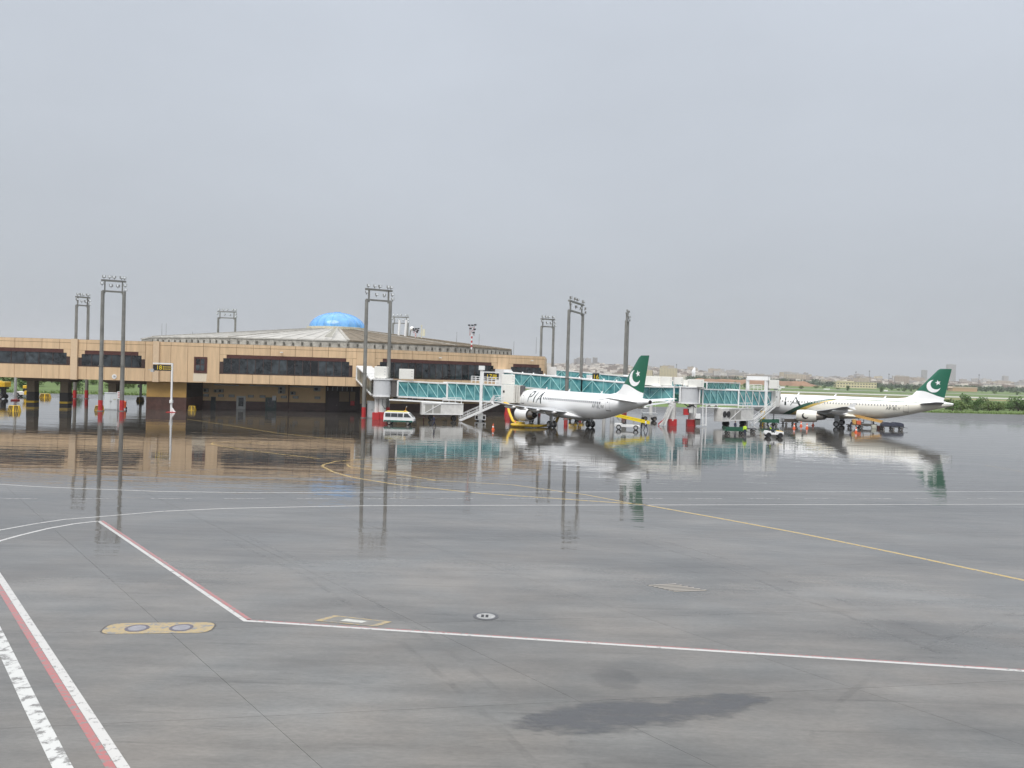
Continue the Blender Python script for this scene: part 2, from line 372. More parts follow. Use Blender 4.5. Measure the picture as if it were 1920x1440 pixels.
nl = gp((-80, 1008), (0, 994), (60, 983), (120, 974), (185, 969), (300, 959), (420, 953.5), (560, 950.5), (700, 948))+[G(1900, 945.5), G(1920, 945.5)+va*60]
strip('road_near_line', nl, .17, P_WHITE)
m0 = G(940, 935); 
for k in range(-9, 26):
    p = m0+va*(k*4.6); strip('road_dash', [p, p+va*2.6], .13, P_DASH)
yl = gp((1205, 946), (1350, 972), (1500, 1000), (1700, 1041), (1920, 1088))
strip('taxi_lead_in_line', yl+[yl[-1]+(yl[-1]-yl[-2])], .30, P_YEL)
strip('stand_lead_in_line', gp((604, 874), (625, 885), (660, 895), (740, 908), (900, 925), (1060, 936), (1205, 946)), .26, P_YEL)
strip('stand_curve_line', gp((860, 862), (760, 860), (680, 861), (630, 865), (607, 871), (604, 874)), .26, P_YEL)
strip('stand_inner_line', gp((700, 872), (650, 870), (655, 875), (720, 885), (820, 901)), .22, P_YEL)
strip('stand_outer_line', gp((350, 786), (420, 796), (520, 812), (640, 825)), .26, P_YEL)
strip('stand_loop_line', gp((520, 832), (450, 829), (400, 830), (396, 833), (470, 845), (600, 860)), .26, P_YEL)
strip('stand_cross_line', gp((800, 900), (960, 909), (1100, 928), (1190, 945)), .2, P_YEL)
strip('stand_mark_line', gp((1845, 872), (1920, 885)), .2, P_TAN)

def cat0(P, n=8):
    out = []
    for i in range(len(P)-1):
        a, b_, c_, d_ = P[max(0, i-1)], P[i], P[i+1], P[min(len(P)-1, i+2)]
        for k in range(n): t = k/n; out.append(.5*((2*b_)+(c_-a)*t+(2*a-5*b_+4*c_-d_)*t*t+(3*b_-a-3*c_+d_)*t**3))
    return out+[P[-1]]
# puddle: a thin film of standing water with a feathered edge
def water_mat():
    m = bpy.data.materials.new('standing_water'); m.use_nodes = True; t = m.node_tree; t.nodes.clear(); l = t.links.new
    o = N(t, 'ShaderNodeOutputMaterial'); b = N(t, 'ShaderNodeBsdfPrincipled'); tr = N(t, 'ShaderNodeBsdfTransparent'); x = N(t, 'ShaderNodeMixShader')
    b.inputs['Base Color'].default_value = (.098, .101, .108, 1); b.inputs['Roughness'].default_value = .02; b.inputs['IOR'].default_value = 1.36
    at = N(t, 'ShaderNodeAttribute', attribute_name='depth'); g = N(t, 'ShaderNodeNewGeometry'); n = N(t, 'ShaderNodeTexNoise'); n.inputs['Scale'].default_value = 2.2; n.inputs['Detail'].default_value = 7; n.inputs['Roughness'].default_value = .7; mpw = N(t, 'ShaderNodeMapping'); mpw.inputs['Scale'].default_value = (.45, 1.2, 1); l(g.outputs['Position'], mpw.inputs[0]); l(mpw.outputs[0], n.inputs['Vector'])
    ad = N(t, 'ShaderNodeMath', operation='MULTIPLY_ADD'); l(n.outputs[0], ad.inputs[0]); ad.inputs[1].default_value = 2.0; l(at.outputs['Fac'], ad.inputs[2])
    r = N(t, 'ShaderNodeMapRange'); l(ad.outputs[0], r.inputs['Value']); r.inputs['From Min'].default_value = 1.3; r.inputs['From Max'].default_value = 1.75; r.inputs['To Max'].default_value = .9
    mu = N(t, 'ShaderNodeMath', operation='MULTIPLY'); l(r.outputs[0], mu.inputs[0]); at2 = N(t, 'ShaderNodeAttribute', attribute_name='strength'); l(at2.outputs['Fac'], mu.inputs[1])
    l(mu.outputs[0], x.inputs[0]); l(tr.outputs[0], x.inputs[1]); l(b.outputs[0], x.inputs[2]); l(x.outputs[0], o.inputs[0]); return m
WATER = water_mat()
PZ = [.0045]
def puddle(pix, k=1.0, grow=.55):
    pts = gp(*pix); n = len(pts); out = []; c = sum(pts, Vector())/n
    for i in range(n):
        a, d, z_, w_ = pts[i], pts[(i+1) % n], pts[i-1], pts[(i+2) % n]
        for t in (0, .2, .4, .6, .8): out.append(.5*((2*a)+(d-z_)*t+(2*z_-5*a+4*d-w_)*t*t+(3*a-z_-3*d+w_)*t**3))
    m_ = len(out); sx_ = sum((q.x-c.x)**2 for q in out) or 1; sl_ = sum((q.x-c.x)*(q.y-c.y) for q in out)/sx_
    def sc_(q, kx, ky): my = c.y+sl_*(q.x-c.x); x = c.x+(q.x-c.x)*kx; return Vector((x, c.y+sl_*(x-c.x)+(q.y-my)*ky, 0))
    outer = [sc_(q, 1.06, 1+grow*.6) for q in out]; inner = [sc_(q, .86, .55) for q in out]
    PZ[0] += .0006; pz = PZ[0]
    b = MB(); vs = [Vector((q.x, q.y, pz)) for q in outer+inner]; b.add(vs, [(i, (i+1) % m_, m_+(i+1) % m_, m_+i) for i in range(m_)]); b.add([Vector((q.x, q.y, pz)) for q in inner], [tuple(range(m_))])
    o = struct('puddle', b, WATER); me = o.data
    at = me.attributes.new('depth', 'FLOAT', 'POINT'); at2 = me.attributes.new('strength', 'FLOAT', 'POINT')
    at.data.foreach_set('value', [0.0]*m_+[.75]*m_+[.75]*m_); at2.data.foreach_set('value', [k]*(3*m_)); return o
puddle([(948, 1352), (1000, 1335), (1070, 1322), (1130, 1312), (1190, 1314), (1250, 1316), (1320, 1304), (1400, 1298), (1450, 1310), (1390, 1338), (1300, 1352), (1200, 1366), (1110, 1379), (1010, 1374)], .7, .8)
puddle([(1105, 1262), (1150, 1252), (1200, 1272), (1190, 1290), (1140, 1292)], .2, .9)
# tyre rubber left on the concrete
def rubber_mat():
    m = bpy.data.materials.new('tyre_rubber'); m.use_nodes = True; t = m.node_tree; t.nodes.clear(); l = t.links.new
    o = N(t, 'ShaderNodeOutputMaterial'); b = N(t, 'ShaderNodeBsdfPrincipled'); tr = N(t, 'ShaderNodeBsdfTransparent'); x = N(t, 'ShaderNodeMixShader'); b.inputs['Base Color'].default_value = (.045, .044, .043, 1); b.inputs['Roughness'].default_value = .1
    g = N(t, 'ShaderNodeNewGeometry'); n = N(t, 'ShaderNodeTexNoise'); n.inputs['Scale'].default_value = .9; n.inputs['Detail'].default_value = 8; n.inputs['Roughness'].default_value = .75; l(g.outputs['Position'], n.inputs['Vector'])
    r = N(t, 'ShaderNodeMapRange'); l(n.outputs[0], r.inputs['Value']); r.inputs['From Min'].default_value = .45; r.inputs['From Max'].default_value = .75; r.inputs['To Max'].default_value = .2
    l(r.outputs[0], x.inputs[0]); l(tr.outputs[0], x.inputs[1]); l(b.outputs[0], x.inputs[2]); l(x.outputs[0], o.inputs[0]); return m
RUBM = rubber_mat()
for k, pix in enumerate(([(1180, 1010), (1330, 1055), (1500, 1120), (1760, 1225)], [(1210, 1006), (1365, 1050), (1540, 1112), (1800, 1212)], [(420, 1010), (560, 1075), (720, 1180), (900, 1330), (1010, 1440)], [(460, 1005), (610, 1075), (780, 1180), (980, 1330), (1110, 1440)], [(1500, 1440), (1560, 1330), (1700, 1230), (1900, 1150)], [(300, 1290), (520, 1262), (700, 1280)])):
    strip('tyre_mark', cat0(gp(*pix)), .22, RUBM, .0022+.0003*k)
# fuel pits and covers
def flat(poly, z, b=None):
    b = b or MB(); b.add([(p[0], p[1], z) for p in poly], [tuple(range(len(poly)))]); return b
def disc(c, r, n=28): return [Vector((c.x+r*math.cos(2*PI*i/n), c.y+r*math.sin(2*PI*i/n), 0)) for i in range(n)]
def ribbon_ring(c, r0, r1, z, n=28):
    b = MB(); a, q = disc(c, r0, n), disc(c, r1, n); b.add([(p.x, p.y, z) for p in a+q], [(i, (i+1) % n, n+(i+1) % n, n+i) for i in range(n)]); return b
cA, cB = G(257, 1178), G(340, 1177)
d = (cB-cA).normalized(); nn = Vector((-d.y, d.x, 0)); mid = (cA+cB)/2
t = thing('fuel_pit', 'tan painted pad with two round metal covers beside the red and white lines', 'pit cover', mid, world=True)
hl, hw, rc = 1.72, .56, .40
poly = []
for sx_, sy_, a0 in ((1, 1, 0), (-1, 1, 90), (-1, -1, 180), (1, -1, 270)):
    for k in range(6):
        a = R(a0+18*k); poly.append(mid+d*(sx_*(hl-rc)+rc*math.cos(a))+nn*(sy_*(hw-rc)+rc*math.sin(a)))
flat(poly, .005).build('pad', P_TAN, t)
big_ = [mid+(p-mid)*1.035 for p in poly]
flat(big_, .003).build('pad_border', mat('dark_edge', (.06, .05, .04), .3), t)
for c in (cA, cB):
    flat(disc(c, .28), .010).build('cover', mat('cover_metal', (.30, .29, .31), .25, .3, var=.2), t)
    ribbon_ring(c, .28, .38, .009).build('cover_ring', mat('cover_ring', (.10, .09, .11), .4), t)
# framed rectangular pit
quad = gp((589, 1164), (626, 1154), (735, 1166), (706, 1175)); t = thing('hydrant_pit', 'rectangular pit lid with yellow painted border beside the white line', 'pit cover', sum(quad, Vector())/4, world=True)
c = sum(quad, Vector())/4; inn = [c+(p-c)*.80 for p in quad]
b = MB(); b.add([(p.x, p.y, .008) for p in quad+inn], [(i, (i+1) % 4, 4+(i+1) % 4, 4+i) for i in range(4)]); b.build('border', P_TAN, t)
flat(inn, .006).build('lid', mat('pit_lid', (.17, .16, .14), .3, var=.2), t)
flat([c+(p-c)*.36 for p in quad], .010).build('plate', mat('pit_plate', (.46, .46, .42), .25, var=.2), t)
c = G(911, 1155.5); t = thing('manhole', 'round white manhole lid with dark ring on the bare concrete', 'manhole cover', c, world=True)
ribbon_ring(c, .34, .46, .008).build('ring', mat('manhole_ring', (.07, .07, .075), .4), t); flat(disc(c, .34), .009).build('lid', mat('manhole_lid', (.32, .32, .31), .3, var=.3, vscale=6), t)
for k in (-.12, .04): b = MB(); b.box((c.x+k, c.y, .012), (.1, .3, .006)); b.build('handle_slot', DARK, t)
quad = gp((1212, 1097), (1262, 1094), (1330, 1108), (1268, 1110)); c = sum(quad, Vector())/4
t = thing('drain_grate', 'pale slotted drainage grate set into the open concrete', 'drain grate', c, world=True)
flat(quad, .003).build('recess', mat('grate_dark', (.07, .068, .064), .4), t)
for k in range(6):
    u = (k+.5)/6; a = quad[0].lerp(quad[3], u); q = quad[1].lerp(quad[2], u); b = MB(); b.beam(a+Vector((0, 0, .008)), q+Vector((0, 0, .008)), .085, .012); b.build('bar', mat('grate_bar', (.34, .31, .27), .4), t)

# ================================================================= TERMINAL SATELLITE
ZB, ZT, ZP = 5.2, 12.5, 11.85
T = thing('terminal_building', 'tan panelled terminal satellite with stepped dark windows and blue dome', 'terminal', (-43.4, 200, 0), world=True)
def upx(p0, p1, px, py=680):
    dr = ray(px, py); d = (p1-p0).normalized(); n = Vector((-d.y, d.x, 0)); t = n.dot(Vector((p0.x, p0.y, 0)))/n.dot(Vector((dr.x, dr.y, 0)))
    return (Vector((dr.x*t, dr.y*t, 0))-Vector((p0.x, p0.y, 0))).dot(d)
def facade(T, p0, p1, jpx, wins, length=None, small=None):
    p0 = Vector(p0); p1 = Vector(p1); d = (p1-p0).normalized(); n = Vector((d.y, -d.x, 0)); Ln = length or (p1-p0).length
    def pt(u, z, o=0.0): return p0+d*u+n*o+Vector((0, 0, z))
    def panel(u0, u1, z0, z1, m=TAN, name='panel', o0=-.12, o1=0.0, gap=.03):
        if u1-u0 < .1 or z1-z0 < .1: return
        b = MB(); u0 += gap; u1 -= gap; z0 += gap; z1 -= gap
        b.add([pt(u0, z0, o0), pt(u1, z0, o0), pt(u1, z1, o0), pt(u0, z1, o0), pt(u0, z0, o1), pt(u1, z0, o1), pt(u1, z1, o1), pt(u0, z1, o1)],
              [(4, 5, 6, 7), (0, 4, 7, 3), (1, 2, 6, 5), (3, 7, 6, 2), (0, 1, 5, 4), (0, 3, 2, 1)]); return b.build(name, m, T)
    b = MB(); a0, a1 = pt(0, ZB, -.12), pt(Ln, ZB, -.12); c0, c1 = pt(0, ZB, -.5), pt(Ln, ZB, -.5); h = Vector((0, 0, ZT-ZB))
    b.add([a0, a1, a1+h, a0+h, c0, c1, c1+h, c0+h], [(0, 1, 2, 3), (4, 7, 6, 5), (3, 2, 6, 7), (0, 4, 5, 1), (0, 3, 7, 4), (1, 5, 6, 2)]); b.build('wall', JOINT, T)
    js = sorted(set([0.0]+[u for u in (upx(p0, p1, x) for x in jpx) if .3 < u < Ln-.3]+[Ln]))
    for a, c in zip(js, js[1:]):
        panel(a, c, ZP, ZT)                               # parapet course
        spans = [(max(a, w_[0]), min(c, w_[1]), w_) for w_ in wins if w_[1] > a and w_[0] < c]
        if not spans: panel(a, c, ZB, ZP); continue
        w_ = spans[0][2]; zb, zt = w_[2], w_[3]
        panel(a, c, ZB, zb); panel(a, c, zt, ZP)
        cur = a
        for s0, s1, _ in spans:
            panel(cur, s0, zb, zt); cur = s1
        panel(cur, c, zb, zt)
    for u0, u1, zb, zt, npn in wins:
        W = MB(); W.add([pt(u0, zb, -.118), pt(u1, zb, -.118), pt(u1, zb, .02), pt(u0, zb, .02), pt(u0, zb+.16, -.118), pt(u1, zb+.16, -.118), pt(u1, zb+.16, .02), pt(u0, zb+.16, .02)], [(0, 1, 5, 4), (3, 7, 6, 2), (4, 5, 6, 7), (0, 3, 2, 1), (0, 4, 7, 3), (1, 2, 6, 5)])
        for k in range(npn+1):
            u = u0+.6+(u1-u0-1.2)*k/npn; W.add([pt(u-.05, zb, -.118), pt(u+.05, zb, -.118), pt(u+.05, zb, -.02), pt(u-.05, zb, -.02), pt(u-.05, zt-.65, -.118), pt(u+.05, zt-.65, -.118), pt(u+.05, zt-.65, -.02), pt(u-.05, zt-.65, -.02)], [(3, 7, 6, 2), (0, 3, 7, 4)[::-1], (1, 2, 6, 5)])
        wo_ = W.build('window', FRAME, T)
        def piece(name, ua, ub, za, zc, o, m, thick=.05):
            b = MB(); b.add([pt(ua, za, o-thick), pt(ub, za, o-thick), pt(ub, zc, o-thick), pt(ua, zc, o-thick), pt(ua, za, o), pt(ub, za, o), pt(ub, zc, o), pt(ua, zc, o)], [(4, 5, 6, 7), (0, 4, 7, 3), (1, 2, 6, 5), (3, 7, 6, 2), (0, 1, 5, 4)]); return b.build(name, m, wo_)
        for k in range(npn):
            a = u0+.6+(u1-u0-1.2)*k/npn; c = u0+.6+(u1-u0-1.2)*(k+1)/npn; piece('pane', a+.05, c-.05, zb+.16, zt-.65, -.065, GLASSD, .03)
        piece('lintel', u0+1.2, u1-1.2, zt-.65, zt, .05, MAROON, .15)
        for ua, ub in ((u0, u0+.6), (u1-.6, u1)): piece('end_pane', ua, ub, zb+.16, zt-1.3, -.05, FRAME, .05)
        for s in (0, 1):
            ua, ub = (u0, u0+1.2) if s == 0 else (u1-1.2, u1); panel(ua, ub, zt-.65, zt, gap=.0)
            ua, ub = (u0, u0+.6) if s == 0 else (u1-.6, u1); panel(ua, ub, zt-1.3, zt-.65, gap=.0)
    return pt
C0 = Vector((-118, 148, 0)); C1 = Vector((-64.5, 148, 0)); C2 = C1+va*35.4; C3 = Vector((7.2, 181.4, 0))
U = lambda p, q, x: upx(p, q, x)
f1 = facade(T, C0, C1, [-60, -20, 27, 78, 111, 137, 147, 162, 196, 237, 272, 286], [(U(C0, C1, -90), U(C0, C1, 131), 7.75, 10.64, 8), (U(C0, C1, 146.5), U(C0, C1, 271.5), 7.6, 10.5, 6)])
f2 = facade(T, C1, C2, [320, 351.7, 381, 411.7, 443.3, 474.3, 506.3, 553.3, 585.4, 615.2, 648.4], [(U(C1, C2, 412), U(C1, C2, 661), 6.95, 10.5, 16)])
f3 = facade(T, C2, C3, [684, 703.5, 718, 746, 773, 800, 841, 866, 893, 919, 933, 954, 975, 1000], [(U(C2, C3, 707), U(C2, C3, 930), 6.85, 10.7, 17), (U(C2, C3, 954), U(C2, C3, 1019), 7.0, 10.6, 6)])
# pilasters on the link
def pil(px, wpx, p0, p1, pt, o=.35):
    u = U(p0, p1, px); wd = wpx
    b = MB(); vs = [pt(u-wd/2, ZB-.05, -.1), pt(u+wd/2, ZB-.05, -.1), pt(u+wd/2, ZB-.05, o), pt(u-wd/2, ZB-.05, o)]; h = Vector((0, 0, ZT-ZB+.12)); b.add(vs+[v+h for v in vs], [(0, 3, 2, 1), (4, 5, 6, 7), (2, 3, 7, 6), (1, 2, 6, 5), (0, 4, 7, 3)]); return b.build('pilaster', CREAM, T)
pil(140, 1.2, C0, C1, f1); pil(293.5, 1.1, C0, C1, f1, .4)
# small maroon window with cream apron panel
u0, u1 = U(C1, C2, 364), U(C1, C2, 388.5)
b = MB(); b.add([f2(u0, 7.0, .01), f2(u1, 7.0, .01), f2(u1, 9.95, .01), f2(u0, 9.95, .01), f2(u0, 7.0, .10), f2(u1, 7.0, .10), f2(u1, 9.95, .10), f2(u0, 9.95, .10)], [(4, 5, 6, 7), (0, 4, 7, 3), (1, 2, 6, 5), (3, 7, 6, 2), (0, 1, 5, 4)])
sw = b.build('window', MAROON, T)
for i in range(2):
    for j in range(2):
        ua = u0+.35+i*(u1-u0-.7)/2; ub = ua+(u1-u0-.7)/2-.12; za = 7.45+j*1.15
        b = MB(); b.add([f2(ua, za, .13), f2(ub, za, .13), f2(ub, za+1.0, .13), f2(ua, za+1.0, .13)], [(0, 1, 2, 3)]); b.build('pane', GLASSD, sw)
b = MB(); b.add([f2(u0-.1, 5.4, .02), f2(u1-.1, 5.4, .02), f2(u1+.0, 6.9, .02), f2(u0-.1, 6.9, .02)], [(0, 1, 2, 3)]); b.build('panel', mat('panel_pale', (.72, .62, .47), .5, var=.05), T)
# round number disc and light fittings
u = U(C0, C1, 215); b = MB(); n_ = Vector((0, -1, 0)); c = f1(u, 5.9, .01); b.cyl(c, c+n_*.06, .42, .42, 20); dsc = b.build('number_disc', WHITE, T)
text('numeral', '18', .5, c+n_*.08, 0, BLACKP, T)
for pp, uu, zz in ((f3, U(C2, C3, 823), 11.25), (f2, U(C1, C2, 528), 11.2), (f3, U(C2, C3, 995), 11.4)):
    b = MB(); c = pp(uu, zz, 0); c2 = pp(uu, zz+.05, .55); b.beam(c, c2, .1, .1); b.box(c2, (.55, .28, .16)); b.build('wall_lamp', WHITED, T)
# soffit, link underside and body
soff = [C0+Vector((0, .3, 0)), C1+Vector((0, .3, 0)), C2, C3, Vector((9, 214, 0)), Vector((-14, 240, 0)), Vector((-72, 240, 0)), Vector((-96, 214, 0)), Vector((-92, 163, 0)), Vector((-118, 160, 0))]
def inset(poly, k): c = Vector((-43.4, 200, 0)); return [p+(c-p).normalized()*k for p in poly]
b = MB(); b.prism(soff[:1]+[C1+Vector((0, .3, 0))]+[p+(Vector((-43.4, 200, 0))-p).normalized()*.55 for p in soff[2:4]]+soff[4:], ZB+.02, ZB+.32); b.build('soffit', SOFF, T)
b = MB(); b.prism([C1+Vector((.5, .8, 0))]+[p+(Vector((-43.4, 200, 0))-p).normalized()*.9 for p in soff[2:4]]+soff[4:8]+[Vector((-92, 163, 0)), Vector((-70, 160, 0))], ZT-.35, ZT-.1); b.build('flat_roof', ROOFG, T)
b = MB(); b.prism([C0+Vector((0, .6, 0)), C1+Vector((0, .6, 0)), Vector((-66, 160, 0)), Vector((-118, 160, 0))], ZT-.5, ZT-.15); b.build('link_roof', ROOFG, T)
b = MB()
rear = [C3, Vector((9, 214, 0)), Vector((-14, 240, 0)), Vector((-72, 240, 0)), Vector((-96, 214, 0)), Vector((-92, 163, 0)), Vector((-92, 160, 0)), Vector((-118, 160, 0))]
for a, c in zip(rear, rear[1:]):
    b.add([(a.x, a.y, ZB), (c.x, c.y, ZB), (c.x, c.y, ZT), (a.x, a.y, ZT)], [(0, 1, 2, 3)])
b.build('rear_wall', TAN, T)
# ground floor
GTAN = mat('ground_tan', (.72, .50, .26), .5, var=.1, vscale=.6)
def gwall(a, c, z1, name='ground_wall', m=GTAN, dado=1.6, th=.3):
    a = Vector(a); c = Vector(c); d = (c-a).normalized(); n = Vector((d.y, -d.x, 0))
    b = MB(); b.beam(a-n*th/2+Vector((0, 0, (z1+dado)/2)), c-n*th/2+Vector((0, 0, (z1+dado)/2)), th, z1-dado); w_ = b.build(name, m, T)
    b = MB(); b.beam(a-n*(th/2-.04)+Vector((0, 0, dado/2)), c-n*(th/2-.04)+Vector((0, 0, dado/2)), th, dado-.002); b.build('dado', mat('dado_maroon', (.10, .048, .036), .35, var=.35, vscale=1.2), T)
    return lambda u, z, o=0.0: a+d*u+n*o+Vector((0, 0, z))
blockL = Vector((-67.2, 149.2, 0)); blockR = Vector((-60.3, 150.3, 0))
gb = gwall(blockL, blockR, ZB+.02, 'block_wall', TAN2, 2.35)
gwall(Vector((-67.2, 160, 0)), blockL, ZB+.02, 'block_wall', TAN2, 2.35); gwall(blockR, Vector((-60.3, 159, 0)), ZB+.02, 'block_wall', mat('recess_brown', (.06, .05, .042), .6, var=.3), 2.35)
Wa = Vector((-61.0, 158.2, 0)); Wb = Wa+va*31.0; w2 = gwall(Wa, Wb, ZB+.02, dado=1.55)
Wc = Wb+Vector((0, -.0, 0)); Wd = Wb+(C3-C2).normalized()*40; 
w3 = gwall(Wb, Wd, ZB+.02, dado=1.55)
def wl(px, w_=w2, y=755): return upx(w_(0, 0), w_(10, 0), px, y)
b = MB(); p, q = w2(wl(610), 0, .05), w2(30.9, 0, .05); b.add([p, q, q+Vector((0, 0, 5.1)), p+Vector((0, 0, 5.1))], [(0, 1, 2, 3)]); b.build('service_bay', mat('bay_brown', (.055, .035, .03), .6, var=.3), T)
for k in range(6):
    b = MB(); b.box(w2(wl(614)+k*.95, 4.4, .12), (.14, .1, .8)); b.build('strip_light', GREYP, T)
def wallbox(name, pt, u, z, w_, h, dp, m, parent=T, o=0.0):
    d = (pt(1, 0)-pt(0, 0)); b = MB(); b.box(pt(u, z, o+dp/2), (w_, dp, h), math.atan2(d.y, d.x)); return b.build(name, m, parent)
def acunit(pt, u, z, w_, h, fans=1, grp=T):
    a = wallbox('air_conditioner', pt, u, z, w_, h, .5, mat('ac_grey', (.34, .34, .31), .5, var=.15), grp); n = (pt(0, 0, 1)-pt(0, 0, 0))
    for k in range(fans):
        zz = z+(k-(fans-1)/2)*h/fans; c = pt(u-w_*.12, zz, .5); b = MB(); b.cyl(c, c+n*.03, min(w_, h/fans)*.34, None, 16); b.build('fan_grille', DARK, a)
for px, z, w_, h, f_ in ((386, 3.55, .9, .7, 1), (405, 3.45, .7, .6, 1), (414, 3.5, .9, .6, 1), (528, 3.9, 1.35, 1.35, 2), (549, 3.35, .95, .65, 1), (594, 4.35, 1.3, 1.0, 1)): acunit(w2, wl(px), z, w_, h, f_)
for px in (386, 414, 434, 470, 492, 532, 554, 595):
    a = wallbox('ground_window', w2, wl(px), 2.55, 1.1, .5, .06, FRAME); 
    for k in (-.12, .12): wallbox('pane', w2, wl(px), 2.55+k, .95, .17, .05, mat('louvre_glass', (.42, .46, .46), .2), a, .05)
def door(pt, u, w_, h, m, pm, hasglass=True):
    a = wallbox('door', pt, u, h/2, w_, h, .14, m)
    if hasglass: wallbox('pane', pt, u, h*.55, w_*.55, h*.68, .04, pm, a, .14)
    b = MB(); b.box(pt(u+w_*.36, h*.45, .2), (.05, .08, .2)); b.build('handle', METAL, a)
door(w2, wl(452), 1.75, 2.55, mat('door_white', (.55, .55, .52), .4), GLASSD); door(w2, wl(400), .9, 2.3, mat('door_dark', (.03, .035, .035), .4), GLASSD, False)
door(w2, wl(508), 2.1, 2.4, mat('door_green', (.05, .08, .075), .35), GLASSD); door(w2, wl(624), 2.1, 2.5, mat('door_maroon', (.055, .03, .03), .4), GLASSD, False)
for k, px in enumerate((645, 661)): wallbox('board', w2, wl(px), 2.9, 1.9 if k == 0 else 1.0, 2.0, .05, mat('board_tan', (.24, .17, .10), .6), T, .06)
wallbox('white_notice', w2, wl(514), 2.3, .75, .95, .04, WHITE, T, .16)
wallbox('hydrant_box', w2, wl(661), 1.6, .8, .9, .3, REDP, T, .06)
for px in (541, ): b = MB(); b.cyl(w2(wl(px), .1, .12), w2(wl(px), 5.1, .12), .09); b.build('downpipe', MAROON, T)
for a_, c_ in ((404, 450), (470, 535), (545, 608)): 
    b = MB(); b.cyl(w2(wl(a_), 4.75, 2.2), w2(wl(c_), 4.7, 2.2), .11); b.build('ceiling_pipe', GREYP, T)
for px in (795, 865): b = MB(); b.cyl(w3(wl(px, w3), .1, .12), w3(wl(px, w3), 5.1, .12), .1); b.build('downpipe', mat('pipe_red', (.22, .02, .02), .4), T)
for px in (741, 768, 778, 835): wallbox('ground_window', w3, wl(px, w3), 2.6, 1.1, .7, .06, GLASSD)
# link columns
for px, sx_ in ((62, 1.45), (124, 1.45), (214, 1.5)):
    p = G(px, 700+(0)); x = AT(px, 715, 153.5).x
    b = MB(); b.box((x, 153.5, 3.7), (1.45, 1.45, 2.4)); b.build('column', mat('column_tan', (.27, .21, .14), .7, var=.15), T)
    b = MB(); b.box((x, 153.5, 1.25), (1.53, 1.53, 2.5)); b.build('column_base', mat('column_dark', (.05, .042, .036), .5, var=.2), T)
    b = MB(); b.box((x, 153.5, .62), (1.56, 1.56, .38)); b.build('warning_band', YELP, T)
for a, c in ((52, 133), (205, 285)):
    x0, x1 = AT(a, 715, 153).x, AT(c, 715, 153).x
    b = MB(); b.add([(x0-1.6, 151.5, ZB), (x1+1.6, 151.5, ZB), (x1+1.6, 156, ZB), (x0-1.6, 156, ZB), (x0, 152.5, 4.5), (x1, 152.5, 4.5), (x1, 155, 4.5), (x0, 155, 4.5)], [(0, 1, 5, 4), (1, 2, 6, 5), (2, 3, 7, 6), (3, 0, 4, 7), (4, 5, 6, 7)]); b.build('capital', SOFF, T)
# conical roof, fascia and dome
RC = Vector((-43.4, 200, 0)); RE, ZE, RD, ZD = 44.6, 14.05, 7.4, 17.9
NF = 12; ph = R(15)
def rp_(a, r, z): return RC+Vector((math.cos(a)*r, math.sin(a)*r, z))
for k in range(NF):
    a0, a1 = ph+2*PI*k/NF, ph+2*PI*(k+1)/NF
    am = math.degrees((a0+a1)/2) % 360
    m = ROOFB if (285 < am < 345) else ROOFG
    b = MB(); zm = .32
    b.add([rp_(a0, RE, ZE), rp_(a1, RE, ZE), rp_(a1, RD, ZD), rp_(a0, RD, ZD), rp_(a0, RE, ZE-.25), rp_(a1, RE, ZE-.25)], [(0, 1, 2, 3), (4, 5, 1, 0)]); fo = b.build('roof_facet', m, T)
    b = MB(); b.beam(rp_(a0, RE, ZE+.02), rp_(a0, RD, ZD+.02), .6, .2); b.build('ridge', CONC, T)
    for j in range(1, 7):      # standing seams
        t_ = j/7; p = rp_(a0, RE, ZE).lerp(rp_(a1, RE, ZE), t_); q = rp_(a0, RD, ZD).lerp(rp_(a1, RD, ZD), t_); b = MB(); b.beam(p+Vector((0, 0, .04)), q+Vector((0, 0, .04)), .07, .05); b.build('seam', m, fo)
    p, q = rp_(a0, RE-.3, 0), rp_(a1, RE-.3, 0); d = (q-p); Ln = d.length; d.normalize(); ang = math.atan2(d.y, d.x); nn = Vector((d.y, -d.x, 0))
    b = MB(); b.beam(p+Vector((0, 0, 13.0)), q+Vector((0, 0, 13.0)), .3, 1.6); fa = b.build('fascia', CONC, T)
    nb = 13
    for j in range(nb):
        c = p+d*(Ln*(j+.5)/nb)+nn*.18+Vector((0, 0, 13.0+random.uniform(-.06, .06)))
        if nn.y > .35: continue
        b = MB(); b.box(c, (Ln/nb*random.uniform(.55, .78), .26, random.uniform(.95, 1.25)), ang); b.build('fascia_block', CONC, fa)
        b = MB(); b.box(c+nn*.1+d*(Ln/nb*.5)+Vector((0, 0, .1)), (.28, .12, .5), ang); b.build('fascia_vent', mat('vent_dark', (.09, .085, .07), .8), fa)
b = MB(); b.lathe([(RD, ZD-.4), (RD, ZD+.55), (6.9, ZD+.6)], RC, n=32); b.build('drum', mat('drum_cream', (.55, .52, .40), .7, var=.2), T)
prof = [(6.7*math.cos(R(a)), ZD+.5+3.75*math.sin(R(a))) for a in range(0, 90, 9)]+[(.9, ZD+4.24), (.85, ZD+4.4), (.01, ZD+4.42)]
b = MB(); b.lathe(prof, RC, n=40); dm = b.build('dome', DOMEB, T, smooth=True)
for k in range(20):
    a = 2*PI*k/20; b = MB(); b.tube([RC+Vector((math.cos(a)*r*1.004, math.sin(a)*r*1.004, z)) for r, z in prof[:10]], .05, 5); b.build('dome_rib', mat('dome_rib', (.10, .36, .78), .3), dm)
a0 = R(280)
b = MB(); 
for s in (-.5, .5): b.beam(rp_(a0+s*.03, RE-2, ZE+.7), rp_(a0+s*.12, RD+2, ZD+.35), .12, .12)
